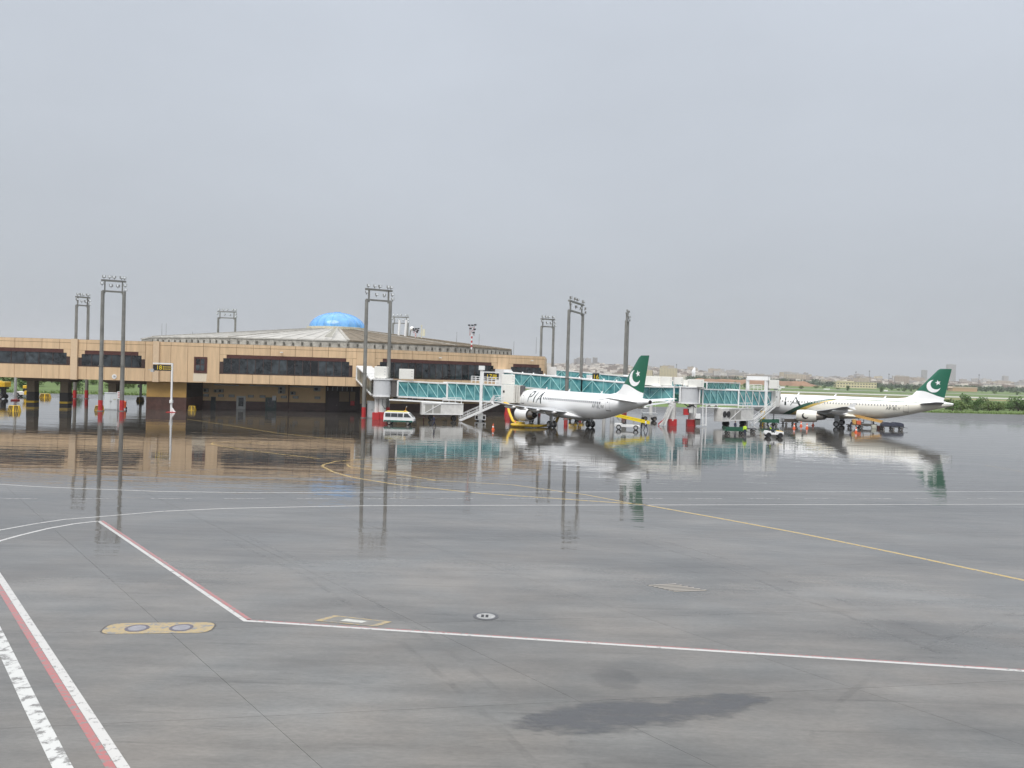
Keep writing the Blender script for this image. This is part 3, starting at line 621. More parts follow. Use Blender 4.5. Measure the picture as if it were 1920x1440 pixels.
for k in range(16):
    r = RE-3-k*2.2; z = ZE+.65+(RE-3-r)/(RE-RD)*(ZD-ZE); b.beam(rp_(a0-.016, r, z), rp_(a0+.016, r, z), .1, .1)
b.build('roof_ladder', mat('ladder_grey', (.45, .44, .38), .6), T)
# roof antennas
def on_roof(px, py, Y): return AT(px, py, Y)
ant = [(747, 600, 628, .28, WHITE), (759.5, 600, 626, .28, WHITE), (768, 615, 628, .12, GALV)]
for px, yt, yb, r, m in ant:
    b = MB(); p = AT(px, yb+6, 190); b.cyl(p, (p.x+.2, p.y, AT(px, yt, 190).z), r, r, 10); b.build('roof_antenna', m, T)
p = AT(772, 630, 190); b = MB(); b.cyl(p, p+Vector((0, 0, 1.6)), .07); b.lathe([(.05, -.3), (.55, .0), (.5, .1), (.05, .12)], p+Vector((0, -.1, 1.7)), 'Y', 16); b.build('dish_antenna', WHITE, T)
p = AT(790, 634, 190); b = MB(); b.cyl(p, p+Vector((0, 0, 2.8)), .12); b.box(p+Vector((.55, -.1, 1.3)), (.6, .4, 1.6)); b.box(p+Vector((0, 0, 2.9)), (.35, .35, .35)); b.cyl(p+Vector((-.9, 0, 0)), p+Vector((0, 0, 1.4)), .06); b.build('panel_antenna', mat('antenna_cream', (.66, .64, .5), .5), T)
def redwhite(px, yb, yt, Y):
    p = AT(px, yb, Y); h = AT(px, yt, Y).z-p.z
    t = thing('roof_floodlight', 'red and white pole with black floodlights %s on the conical roof' % ('near the roof edge' if px > 850 else 'beside the panel antenna'), 'floodlight', p, group=None)
    n = 7
    for k in range(n):
        b = MB(); b.cyl((0, 0, h*.62*k/n), (0, 0, h*.62*(k+1)/n), .17, .17, 10); b.build('pole', REDP if k % 2 else WHITE, t)
    b = MB()
    for x in (-.45, .45): b.beam((x, 0, h*.55), (x, 0, h*.98), .08, .08)
    for z in (.6, .75, .9): b.beam((-.5, 0, h*z), (.5, 0, h*z), .08, .08)
    b.beam((-.45, 0, h*.6), (.45, 0, h*.9), .07, .07); b.build('frame', mat('pale_red', (.5, .2, .2), .5), t)
    for x, z in ((-.6, .98), (.05, .98), (.65, 1.0), (.55, .82), (-.3, .84), (.35, .68)):
        b = MB(); b.box((x, -.15, h*z), (.5, .3, .28)); b.build('lamp', BLACKP, t)
redwhite(884, 655, 609, 168); redwhite(779, 636, 616, 190)
for px, yb, yt in ((1005, 660, 632), (856, 640, 622), (898, 648, 626), (963, 662, 640), (303, 640, 606), (311, 640, 606), (361, 632, 622)):
    p = AT(px, yb+3, 178 if px > 800 else 185); b = MB(); b.cyl(p, (p.x, p.y, AT(px, yt, p.y).z), .05, .03, 6); b.build('whip_aerial', GALV, T)

# ================================================================= FLOODLIGHT MASTS
def mast(label, pa, pb, h, redh=1.9, nb=0):
    pa = Vector(pa); pb = Vector(pb); c = (pa+pb)/2; d = (pb-pa); wd = d.length; rz = math.atan2(d.y, d.x)
    t = thing('floodlight_mast', label, 'floodlight mast', (c.x, c.y, 0), rz, 'apron floodlight masts')
    hh = h-2.2
    for s in (-1, 1):
        x = s*wd/2; b = MB(); b.cyl((x, 0, 0), (x, 0, h*.34), .38, .36, 14); b.cyl((x, 0, h*.34), (x, 0, h*.345), .44, .44, 14); b.cyl((x, 0, h*.345), (x, 0, hh), .33, .30, 14); po = b.build('pole', GALV, t, smooth=True)
        b = MB(); b.cyl((x, 0, .02), (x, 0, redh), .392, .385, 14); b.build('red_band', REDP, po)
        b = MB(); b.cyl((x, 0, -.02), (x, 0, .12), .55, .55, 14); b.build('base_plate', GALV, po)
        b = MB(); b.beam((x*.82, 0, hh-.4), (x*.82, 0, h-.3), .28, .22); b.build('upright', GALV, t)
    b = MB(); b.beam((-wd/2-.1, 0, hh), (wd/2+.1, 0, hh), .35, .3); b.build('lower_beam', GALV, t)
    b = MB(); b.beam((-wd/2-.3, 0, h-.35), (wd/2+.3, 0, h-.35), .4, .32); b.build('upper_beam', GALV, t)
    for k, (x, z, y) in enumerate([(-.46, .3, -.2), (-.2, .3, -.3), (.02, .3, -.2), (.36, .3, -.3), (.5, .3, -.15), (-.54, -.9, -.4), (-.12, -1.2, -.35), (.2, -1.2, -.35), (.54, -1.0, -.4), (.56, -1.8, -.4)]):
        p = Vector((x*wd, y, h+z)); b = MB(); b.box(p, (.5, .34, .42), random.uniform(-.5, .5), 0); b.beam(p, p+Vector((0, .2, -.4)), .1, .1); lo = b.build('lamp', GALV, t)
        b = MB(); b.box(p+Vector((0, -.19, .02)), (.4, .06, .34)); b.build('lamp_glass', LAMP, lo)
    return t
def mg(px, Y): v = AT(px, 700, Y); return Vector((v.x, Y, 0))
mast('tall twin pole floodlight mast beside the white door cabinet', mg(189.5, 140.5), mg(229.5, 142), 23.0)
mast('twin pole floodlight mast standing behind the terminal link bridge', mg(141, 182), mg(163, 184), 23.2)
mast('twin pole floodlight mast rising behind the pale left roof facets', mg(407, 246), mg(439, 246), 24.9)
mast('tall twin pole floodlight mast beside the jet bridge rotunda and van', mg(684, 142.6), mg(728.5, 145), 23.0)
mast('floodlight mast with two white antenna tubes above the brown roof facet', mg(734.5, 246), mg(762, 246), 24.8)
mast('twin pole floodlight mast beyond the right hand end of the terminal', mg(1013, 202), mg(1035.5, 204), 22.6)
mast('tall twin pole floodlight mast straddling the teal glazed walkway', mg(1063.5, 157), mg(1089.5, 166.5), 23.3)
mast('floodlight mast seen end on beside the green crescent tail fin', mg(1171, 196), mg(1174.5, 200), 24.2)

# ================================================================= AIRCRAFT
STN = [(0, 3.40, 3.30, .04), (.12, 3.62, 3.08, .26), (.35, 3.86, 2.86, .50), (.8, 4.18, 2.58, .82), (1.5, 4.62, 2.28, 1.15), (2.2, 5.12, 2.08, 1.42), (2.9, 5.48, 1.97, 1.62), (3.8, 5.72, 1.87, 1.78), (5, 5.86, 1.80, 1.90), (6.5, 5.92, 1.77, 1.965), (8, 5.92, 1.77, 1.975), (24, 5.92, 1.77, 1.975), (26, 5.92, 1.93, 1.95), (28, 5.91, 2.33, 1.86), (30, 5.88, 2.84, 1.66), (32, 5.82, 3.40, 1.38), (34, 5.72, 3.96, 1.04), (36, 5.55, 4.50, .66), (37, 5.42, 4.76, .44), (37.4, 5.34, 4.86, .32)]
def sect(s):
    for a, b in zip(STN, STN[1:]):
        if a[0] <= s <= b[0]:
            t = (s-a[0])/(b[0]-a[0]); return [a[i]+(b[i]-a[i])*t for i in (1, 2, 3)]
    return STN[-1][1:]
def surf(s, z, side=1, off=.012):     # point on the fuselage skin, local frame x forward, y left
    t, b, w_ = sect(s); zc = (t+b)/2; h = (t-b)/2; k = max(-.995, min(.995, (z-zc)/h)); y = w_*math.sqrt(1-k*k)
    n = Vector((0, y/w_**2, (z-zc)/h**2)).normalized()
    return Vector((17.7-s, side*(y+n.y*off), z+n.z*off))
def patch(mb, s0, s1, z0, z1, side=1, off=.012, nz=4, nsn=2, f=None):
    vs = []; fs = []
    for i in range(nsn+1):
        for j in range(nz+1): vs.append(surf(s0+(s1-s0)*i/nsn, z0+(z1-z0)*j/nz, side, off))
    for i in range(nsn):
        for j in range(nz): a = i*(nz+1)+j; fs.append((a, a+1, a+nz+2, a+nz+1))
    mb.add(vs, fs)
def ribbon(mb, pts, wd, off=.02, side=1):   # stroke on the fuselage: points (s, z), width per point
    P = []; 
    for (a, b) in zip(pts, pts[1:]):
        n = max(2, int(math.hypot(b[0]-a[0], b[1]-a[1])/.15))
        for k in range(n): t = k/n; P.append((a[0]+(b[0]-a[0])*t, a[1]+(b[1]-a[1])*t, (a[2] if len(a) > 2 else wd)*(1-t)+(b[2] if len(b) > 2 else wd)*t))
    l = pts[-1]; P.append((l[0], l[1], l[2] if len(l) > 2 else wd)); vs = []; fs = []
    for k, p in enumerate(P):
        a = P[max(0, k-1)]; b = P[min(len(P)-1, k+1)]; dx, dz = b[0]-a[0], b[1]-a[1]; q = math.hypot(dx, dz) or 1; nx, nz = -dz/q*p[2]/2, dx/q*p[2]/2
        vs += [surf(p[0]+nx, p[1]+nz, side, off), surf(p[0]-nx, p[1]-nz, side, off)]
        if k: fs.append((2*k-2, 2*k-1, 2*k+1, 2*k))
    mb.add(vs, fs)
def airfoil(le, te, z, th, n=8):            # ring of (s, z) from trailing edge over the top
    c = te-le; up = []; lo = []
    for i in range(n+1):
        x = (1-math.cos(PI*i/n))/2; y = 5*th*(.2969*math.sqrt(x)-.126*x-.3516*x*x+.2843*x**3-.1036*x**4)
        up.append((le+c*x, z+c*y*1.1)); lo.append((le+c*x, z-c*y*.8))
    return up[::-1]+lo[1:-1]
def wing_pt(l, k=0): return None
WING = [(0.6, 11.8, 19.1, 2.55, .15), (2.0, 12.3, 19.05, 2.62, .14), (4.2, 13.4, 18.95, 2.80, .125), (6.4, 14.55, 18.95, 3.02, .115), (9.5, 16.25, 19.75, 3.34, .11), (13, 18.2, 20.75, 3.78, .105), (16.4, 20.1, 21.75, 4.28, .10), (17.0, 20.9, 22.0, 4.38, .08)]
TAILP = [(.4, 31.3, 35.5, 4.95, .10), (1.2, 31.8, 35.55, 5.02, .10), (6.0, 34.5, 36.1, 5.55, .10), (6.22, 34.9, 36.1, 5.57, .06)]
FINP = [(5.5, 29.6, 35.75, .11), (6.2, 30.1, 35.9, .11), (11.5, 34.65, 36.9, .10), (11.76, 35.1, 36.95, .07)]
def lift(prof, side):
    b = MB(); rings = []
    for l, le, te, z, th in prof: rings.append([Vector((17.7-s, side*l, zz)) for s, zz in airfoil(le, te, z, th)])
    b.loft(rings); return b
def fin_half(s, z):
    for a, c in zip(FINP, FINP[1:]):
        if a[0] <= z <= c[0]:
            t = (z-a[0])/(c[0]-a[0]); le = a[1]+(c[1]-a[1])*t; te = a[2]+(c[2]-a[2])*t; th = a[3]+(c[3]-a[3])*t; x = max(0, min(1, (s-le)/(te-le)))
            return (te-le)*5*th*(.2969*math.sqrt(x)-.126*x-.3516*x*x+.2843*x**3-.1036*x**4)
    return .1
def fuselage_mat(kind):
    m = bpy.data.materials.new('fuselage_'+kind); m.use_nodes = True; t = m.node_tree; b = t.nodes['Principled BSDF']; l = t.links.new
    b.inputs['Roughness'].default_value = .22; b.inputs['Coat Weight'].default_value = .3
    tcn = N(t, 'ShaderNodeTexCoord'); sp = N(t, 'ShaderNodeSeparateXYZ'); l(tcn.outputs['Object'], sp.inputs[0])
    def mth(op, a, b2=None, c=None):
        n = N(t, 'ShaderNodeMath', operation=op)
        for i, v in enumerate((a, b2, c)):
            if v is None: continue
            if isinstance(v, (int, float)): n.inputs[i].default_value = v
            else: l(v, n.inputs[i])
        return n.outputs[0]
    def mixc(f, a, c):
        n = N(t, 'ShaderNodeMix', data_type='RGBA'); l(f, n.inputs['Factor'])
        for i, v in (('A', a), ('B', c)):
            if isinstance(v, tuple): n.inputs[i].default_value = (*v, 1)
            else: l(v, n.inputs[i])
        return n.outputs['Result']
    s = mth('SUBTRACT', 17.7, sp.outputs['X']); z = sp.outputs['Z']
    grime = N(t, 'ShaderNodeTexNoise'); grime.inputs['Scale'].default_value = .8; grime.inputs['Detail'].default_value = 5
    mpn = N(t, 'ShaderNodeMapping'); mpn.inputs['Scale'].default_value = (.4, 1, 1.6); l(tcn.outputs['Object'], mpn.inputs[0]); l(mpn.outputs[0], grime.inputs['Vector'])
    if kind == 'white':
        col = mixc(mth('MULTIPLY', grime.outputs[0], .16), (.87, .87, .865), (.70, .69, .67))
    else:
        fc = N(t, 'ShaderNodeFloatCurve'); l(mth('DIVIDE', s, 40), fc.inputs['Value'])
        pts = [(0, 1.2), (6.3, 1.75), (8, 2.5), (10, 3.6), (12, 4.45), (14, 5.0), (16.5, 5.38), (20, 5.46), (27, 5.42), (34, 5.28), (40, 5.12)]
        cv = fc.mapping.curves[0]; cv.points[0].location = (0, pts[0][1]/8); cv.points[1].location = (1, pts[-1][1]/8)
        for a, c in pts[1:-1]: cv.points.new(a/40, c/8)
        fc.mapping.update()
        zl = mth('MULTIPLY', fc.outputs[0], 8.0); D = mth('SUBTRACT', z, zl)
        mrn = N(t, 'ShaderNodeMapRange'); l(s, mrn.inputs['Value'])
        for i, q in zip(('From Min', 'From Max', 'To Min', 'To Max'), (7, 17.5, 1.0, .11)): mrn.inputs[i].default_value = q
        wb = mrn.outputs[0]
        above = mth('GREATER_THAN', D, 0)
        ing = mth('GREATER_THAN', D, mth('MULTIPLY', wb, -1)); gold = mth('GREATER_THAN', D, mth('MULTIPLY', wb, -2.0))
        goldm = mth('MULTIPLY', gold, mth('LESS_THAN', s, 17.0))
        beige = mixc(mth('MULTIPLY', grime.outputs[0], .3), (.78, .75, .66), (.62, .58, .49))
        c1 = mixc(goldm, beige, (.48, .34, .08)); c2 = mixc(ing, c1, (.02, .085, .055)); col = mixc(above, c2, (.87, .87, .865))
    l(col, b.inputs['Base Color']); return m
def fin_mat():
    m = bpy.data.materials.new('fin_paint'); m.use_nodes = True; t = m.node_tree; b = t.nodes['Principled BSDF']; l = t.links.new
    b.inputs['Roughness'].default_value = .25
    tcn = N(t, 'ShaderNodeTexCoord'); sp = N(t, 'ShaderNodeSeparateXYZ'); l(tcn.outputs['Object'], sp.inputs[0])
    fc = N(t, 'ShaderNodeFloatCurve'); mrn = N(t, 'ShaderNodeMapRange'); l(sp.outputs['X'], mrn.inputs['Value']); mrn.inputs['From Min'].default_value = -20; mrn.inputs['From Max'].default_value = -10; l(mrn.outputs[0], fc.inputs['Value'])
    cv = fc.mapping.curves[0]   # x = (37.7-s ... ) from aft to fwd
    pts = [(0, 6.45), (.14, 6.30), (.27, 6.55), (.40, 7.05), (.52, 7.45), (.62, 7.50), (1, 7.1)]
    cv.points[0].location = (0, pts[0][1]/10); cv.points[1].location = (1, pts[-1][1]/10)
    for a, c in pts[1:-1]: cv.points.new(a, c/10)
    fc.mapping.update()
    mu = N(t, 'ShaderNodeMath', operation='MULTIPLY'); l(fc.outputs[0], mu.inputs[0]); mu.inputs[1].default_value = 10
    gt = N(t, 'ShaderNodeMath', operation='GREATER_THAN'); l(sp.outputs['Z'], gt.inputs[0]); l(mu.outputs[0], gt.inputs[1])
    x = N(t, 'ShaderNodeMix', data_type='RGBA'); l(gt.outputs[0], x.inputs['Factor']); x.inputs['A'].default_value = (.83, .83, .82, 1); x.inputs['B'].default_value = (.012, .12, .07, 1)
    l(x.outputs['Result'], b.inputs['Base Color']); return m
FW, FP, FINM = fuselage_mat('white'), fuselage_mat('striped'), fin_mat()
ACW = mat('aircraft_white', (.86, .86, .855), .25, var=.05); ACG = mat('aircraft_grey', (.44, .45, .46), .3, var=.1); LINEG = mat('line_grey', (.33, .33, .33), .5)
WIN = mat('cabin_window', (.035, .04, .05), .1); WINP = mat('cabin_window_pale', (.30, .30, .29), .2)
wmb = MB(); 
zc0 = 4.55; ring = [(dx, dz) for dx, dz in [(.13, -.12), (.13, .12), (.07, .2), (-.07, .2), (-.13, .12), (-.13, -.12), (-.07, -.2), (.07, -.2)]]
wmb.add([surf(15+dx, zc0+dz, 1, .014)-Vector((2.7, 0, 0)) for dx, dz in ring], [tuple(range(8))]); WME = wmb.mesh('window', WIN); WMEP = wmb.mesh('window', WINP)
def crescent(R1, cx, cz, off=(.36, .30), k=.80, n=22):
    # outline of a crescent: outer arc then inner arc, opening towards (+,+)
    o = math.atan2(off[1], off[0]); D = math.hypot(*off); r2 = k; a = math.acos((1+D*D-r2*r2)/(2*D)); a2 = PI-math.acos((r2*r2+D*D-1)/(2*D*r2))
    A = [(math.cos(o+a+(2*PI-2*a)*i/n), math.sin(o+a+(2*PI-2*a)*i/n)) for i in range(n+1)]
    B = [(off[0]+r2*math.cos(o+a2+(2*PI-2*a2)*i/n), off[1]+r2*math.sin(o+a2+(2*PI-2*a2)*i/n)) for i in range(n+1)]
    return [(cx+x*R1, cz+y*R1) for x, y in A], [(cx+x*R1, cz+y*R1) for x, y in B]
def aircraft(label, loc, th, livery):
    t = thing('passenger_jet', label, 'aircraft', (loc[0], loc[1], 0), PI/2+th)
    fm = FW if livery == 'white' else FP
    b = MB(); n = 40; rings = []
    ss = [a[0] for a in STN]; ss = sorted(ss+[10+2*i for i in range(7)])
    for s in ss:
        tp, bt, w_ = sect(s); zc, h = (tp+bt)/2, (tp-bt)/2; rings.append([Vector((17.7-s, w_*math.cos(2*PI*i/n), zc+h*math.sin(2*PI*i/n))) for i in range(n)])
    b.loft(rings); fu = b.build('fuselage', fm, t, smooth=True)
    b = MB(); b.lathe([(.30, 0), (.27, -.1), (.24, .0), (.2, .15)], (17.7-37.42, 0, 5.1), 'X', 16); b.build('tail_exhaust', mat('apu_dark', (.05, .045, .04), .5, .4), fu)
    # windows
    s = 7.1; k = 0
    while s < 28.2:
        if s > 11.5 if livery == 'white' else abs(s-14.6) > .25:
            for side in (1, -1):
                o = inst(WME if livery == 'white' else WMEP, 'window', (15-s, 0, 0), fu); o.scale = (1, side, 1); o.location.x = 17.7-s
        s += .533
    # the shared window mesh sits at s = 15, shift so that x = 17.7-s
    # cockpit panes
    for side in (1, -1):
        for s0, s1, z0, z1 in ((1.75, 2.35, 4.35, 4.85), (2.4, 3.0, 4.4, 5.0), (3.05, 3.55, 4.5, 5.05)):
            b = MB(); patch(b, s0, s1, z0, z1, side, .015); b.build('cockpit_pane', WIN, fu)
    # doors
    for sd, z0, z1, wd in ((5.0, 3.42, 5.28, .82), (29.6, 3.50, 5.3, .78)):
        for side in (1, -1):
            b = MB(); patch(b, sd-wd/2, sd+wd/2, z0, z1, side, .014, 8, 2); do = b.build('door', fm if livery != 'white' else ACW, t)
            b = MB(); g_ = .035
            for a in ((sd-wd/2-g_, sd-wd/2, z0, z1), (sd+wd/2, sd+wd/2+g_, z0, z1), (sd-wd/2, sd+wd/2, z1, z1+g_)): patch(b, *a, side, .016, 8, 1)
            b.build('door_seal', LINEG, do)
            b = MB(); patch(b, sd-wd/2-.08, sd+wd/2+.08, z0-.1, z0, side, .02, 2, 2); b.build('sill', mat('sill_dark', (.12, .09, .08), .5), do)
            b = MB(); patch(b, sd-.08, sd+.08, 4.62, 4.8, side, .02, 2, 1); b.build('door_window', WIN, do)
    for sd in (14.0, 14.95):
        for side in (1, -1):
            b = MB(); 
            for a in ((sd-.27, sd-.24, 4.15, 5.05), (sd+.24, sd+.27, 4.15, 5.05), (sd-.25, sd+.25, 5.05, 5.08), (sd-.25, sd+.25, 4.12, 4.15)): patch(b, *a, side, .016, 5, 1)
            b.build('exit_outline', LINEG, fu)
    # belly fairing
    b = MB(); rings = []
    for s, hw, z0, z1 in ((10.6, .3, 1.9, 2.3), (11.6, 1.5, 1.66, 2.7), (13, 2.2, 1.5, 3.0), (16, 2.32, 1.46, 3.05), (18.6, 2.25, 1.5, 2.95), (20.2, 1.9, 1.6, 2.7), (21.6, 1.2, 1.72, 2.4), (22.6, .25, 1.85, 2.1)):
        rings.append([Vector((17.7-s, hw*math.cos(2*PI*i/24), (z0+z1)/2+(z1-z0)/2*math.sin(2*PI*i/24))) for i in range(24)])
    b.loft(rings); b.build('belly_fairing', ACW if livery == 'white' else mat('aircraft_cream', (.70, .67, .58), .3, var=.08), t, smooth=True)
    for side in (1, -1):
        wo2 = lift(WING, side).build('wing', ACG if livery == 'white' else mat('wing_grey', (.36, .37, .38), .35, var=.1), t, smooth=True)
        b = MB(); b.add([(17.7-21.0, side*17.02, 4.38), (17.7-22.2, side*17.02, 4.4), (17.7-22.7, side*17.1, 5.2), (17.7-22.1, side*17.1, 5.2), (17.7-22.5, side*17.1, 3.9), (17.7-22.0, side*17.05, 3.95)], [(0, 1, 2, 3), (0, 5, 4, 1)])
        b.v += [v+Vector((0, side*.05, 0)) for v in b.v[:6]]; b.f += [(6, 9, 8, 7), (6, 7, 10, 11)]; b.m += [0, 0]; b.build('wingtip_fence', ACW, wo2)
        for l, te in ((4.3, 18.9), (7.6, 19.2), (10.3, 19.95), (12.8, 20.6)):
            zz = 2.62+(l-2)*.105; b = MB(); rings = []
            for q, r in ((-2.6, .04), (-2.0, .2), (-1.0, .27), (0.1, .2), (.9, .03)): rings.append([Vector((17.7-te-q, side*(l+r*.8*math.cos(2*PI*i/10)), zz-.28+(.1 if q > 0 else 0)*q+r*math.sin(2*PI*i/10))) for i in range(10)])
            b.loft(rings); b.build('flap_fairing', ACW, wo2, smooth=True)
        # engine
        ex, ez = side*5.75, 1.93
        b = MB(); b.lathe([(.86, -10.75), (.98, -10.62), (1.06, -10.72), (1.15, -11.1), (1.2, -11.8), (1.2, -12.8), (1.13, -13.8), (1.02, -14.35), (.96, -14.36), (.9, -13.2), (.86, -11.4)], (17.7, ex, ez), 'X', 32, cap=False); en = b.build('engine', ACW if livery == 'white' else mat('nacelle_cream', (.74, .72, .65), .3, var=.06), t, smooth=True)
        b = MB(); b.lathe([(.30, -11.2), (.85, -11.55), (.85, -11.65), (.3, -11.6)], (17.7, ex, ez), 'X', 24, cap=False); b.lathe([(.02, -10.95), (.28, -11.35), (.3, -11.6)], (17.7, ex, ez), 'X', 16); b.build('fan', mat('fan_dark', (.05, .05, .055), .4, .6), en, smooth=True)
        b = MB(); b.lathe([(.93, -13.9), (.74, -14.4), (.62, -15.2), (.52, -15.55), (.45, -15.54), (.42, -14.6)], (17.7, ex, ez), 'X', 24, cap=False); b.build('core_cowl', METAL, en, smooth=True)
        b = MB(); b.lathe([(.42, -14.9), (.34, -15.6), (.14, -16.15), (.03, -16.3)], (17.7, ex, ez), 'X', 16); b.build('exhaust_cone', mat('exhaust_dark', (.035, .03, .028), .5, .5), en, smooth=True)
        b = MB(); b.side([(17.7-12.0, 2.95), (17.7-13.4, 3.25), (17.7-17.4, 2.85), (17.7-17.0, 2.55), (17.7-15.2, 2.3), (17.7-13.2, 2.75)], ex-.2, ex+.2); b.build('pylon', ACG, en)
        if livery != 'white':
            A, B = crescent(.62, 0, 0, (.30, .28), .82); vs = []
            for x, z in A+B: vs.append(Vector((17.7-12.35-x, ex+side*math.sqrt(max(.01, 1.22**2-(z+.05)**2)), ez+z+.05)))
            n2 = len(A); b = MB(); b.add(vs, [(i, i+1, n2+i+1, n2+i) for i in range(n2-1)]); b.build('crescent_mark', BLACKP, en)
        lift(TAILP, side).build('tailplane', ACW if livery == 'white' else mat('tail_grey', (.30, .30, .31), .4), t, smooth=True)
        # main gear
        b = MB(); b.cyl((0, side*3.8, .5), (.1, side*3.7, 2.9), .13, .16, 10); b.cyl((0, side*3.32, .585), (0, side*4.28, .585), .1, .1, 8); b.beam((.1, side*3.6, 1.1), (.2, side*2.2, 2.3), .1, .1); b.box((-.02, side*3.95, 1.75), (.9, .05, 1.5)); gr = b.build('landing_gear', ACG, t)
        for o_ in (-.46, .46):
            y = side*3.8+o_; b = MB(); b.lathe([(.33, -.2), (.5, -.21), (.575, -.12), (.585, 0), (.575, .12), (.5, .21), (.33, .2)], (0, y, .585), 'Y', 24, cap=False); wh = b.build('wheel', RUB, gr, smooth=True)
            b = MB(); b.lathe([(.02, -.12), (.3, -.14), (.335, -.19), (.335, .19), (.3, .14), (.02, .12)], (0, y, .585), 'Y', 16); b.build('rim', mat('rim_grey', (.35, .35, .36), .4, .5), wh)
    # nose gear
    b = MB(); b.cyl((12.63, 0, .4), (12.63, 0, 2.2), .1, .12, 10); gr = b.build('nose_gear', ACG, t)
    for y in (-.25, .25):
        b = MB(); b.lathe([(.2, -.11), (.33, -.12), (.38, -.05), (.38, .05), (.33, .12), (.2, .11)], (12.63, y, .38), 'Y', 20, cap=True); b.build('wheel', RUB, gr, smooth=True)
    # fin
    b = MB(); rings = []
    for z, le, te, th_ in FINP: rings.append([Vector((17.7-s, y, z)) for s, y in airfoil(le, te, 0, th_)])
    b.loft(rings); fi = b.build('tail_fin', FINM, t, smooth=True)
    b = MB(); 
    b.add([(17.7-27.9, 0, 5.88), (17.7-30.4, .16, 5.8), (17.7-30.6, 0, 6.72), (17.7-30.4, -.16, 5.8), (17.7-29.4, 0, 6.12)], [(0, 1, 4), (1, 2, 4), (0, 4, 3), (3, 4, 2)]); b.build('dorsal_fin', ACW, fi)
    for side in (1, -1):
        A, B = crescent(1.18, 34.05, 8.45); n2 = len(A); b = MB(); b.add([Vector((17.7-s, side*(fin_half(s, z)*1.08+.02), z)) for s, z in A+B], [(i, i+1, n2+i+1, n2+i) for i in range(n2-1)]); b.build('crescent', ACW, fi)
        b = MB(); P = []
        for i in range(10):
            r = .52 if i % 2 == 0 else .21; a = R(90+36*i+12); P.append((34.75+r*math.cos(a), 9.12+r*math.sin(a)))
        P.append((34.75, 9.12)); b.add([Vector((17.7-s, side*(fin_half(s, z)*1.08+.025), z)) for s, z in P], [(i, (i+1) % 10, 10) for i in range(10)]); b.build('star', ACW, fi)
    # antennas on the spine
    for s, h in ((9.5, .5), (16.5, .45), (25.5, .42)):
        b = MB(); b.side([(17.7-s, 5.88), (17.7-s-.4, 5.88), (17.7-s-.55, 5.9+h), (17.7-s-.35, 5.9+h)], -.03, .03); b.build('blade_antenna', ACW, t)
    # lettering
    ink = mat('lettering_dark', (.02, .03, .03), .35)
    b = MB()
    if livery == 'white':
        for st in ([(6.95, 3.7, .10), (7.1, 4.4, .2), (7.45, 5.1, .24)], [(7.05, 4.95, .1), (7.5, 5.5, .2), (8.15, 5.58, .26), (8.4, 5.2, .3), (8.0, 4.75, .22), (7.4, 4.6, .1)],
                   [(8.85, 3.75, .24), (9.0, 4.5, .3), (9.45, 5.5, .24)],
                   [(9.7, 3.7, .12), (10.4, 4.65, .16), (11.1, 5.58, .24)], [(11.1, 5.58, .34), (11.0, 4.6, .36), (11.2, 3.65, .3)], [(9.9, 4.3, .1), (10.4, 4.4, .14), (11.3, 4.45, .08)]): ribbon(b, st, .1)
        b.build('airline_lettering', ink, fu)
    else:
        for st in ([(7.35, 5.35, .10), (7.75, 5.38, .2), (8.15, 5.2, .3), (8.2, 4.95, .3), (7.95, 4.7, .2), (7.4, 4.62, .1)],
                   [(9.25, 5.35, .3), (9.25, 4.75, .3)], [(9.25, 4.45, .34), (9.25, 3.75, .34)],
                   [(10.25, 3.75, .12), (10.75, 4.6, .14), (11.15, 5.4, .18)], [(11.15, 5.4, .26), (11.6, 4.6, .34), (12.1, 3.75, .38)], [(10.6, 4.25, .12), (11.7, 4.25, .12)]): ribbon(b, [(q[0]-1.6, *q[1:]) for q in st], .2)
        b.build('airline_lettering', ink, fu)
    reg = 'AP-BLW' if livery == 'white' else 'AP-BLY'
    me = textmesh(reg, .8); b = MB(); b.add([surf(27.4+v.co.x, 3.95+v.co.y, 1, .02) for v in me.vertices], [tuple(p.vertices) for p in me.polygons]); b.build('registration', ink, fu)
    b = MB(); ribbon(b, [(26.4, 5.12), (28.5, 5.08)], .07); b.build('small_script', LINEG, fu)
    return t
jet1 = aircraft('white jet with green crescent tail, dark script lettering and plain white belly', (9.883, 132.5), .5218, 'white')
jet2 = aircraft('cream and white jet with green and gold swoosh along its side', (65.0, 160.5), 1.0637, 'striped')

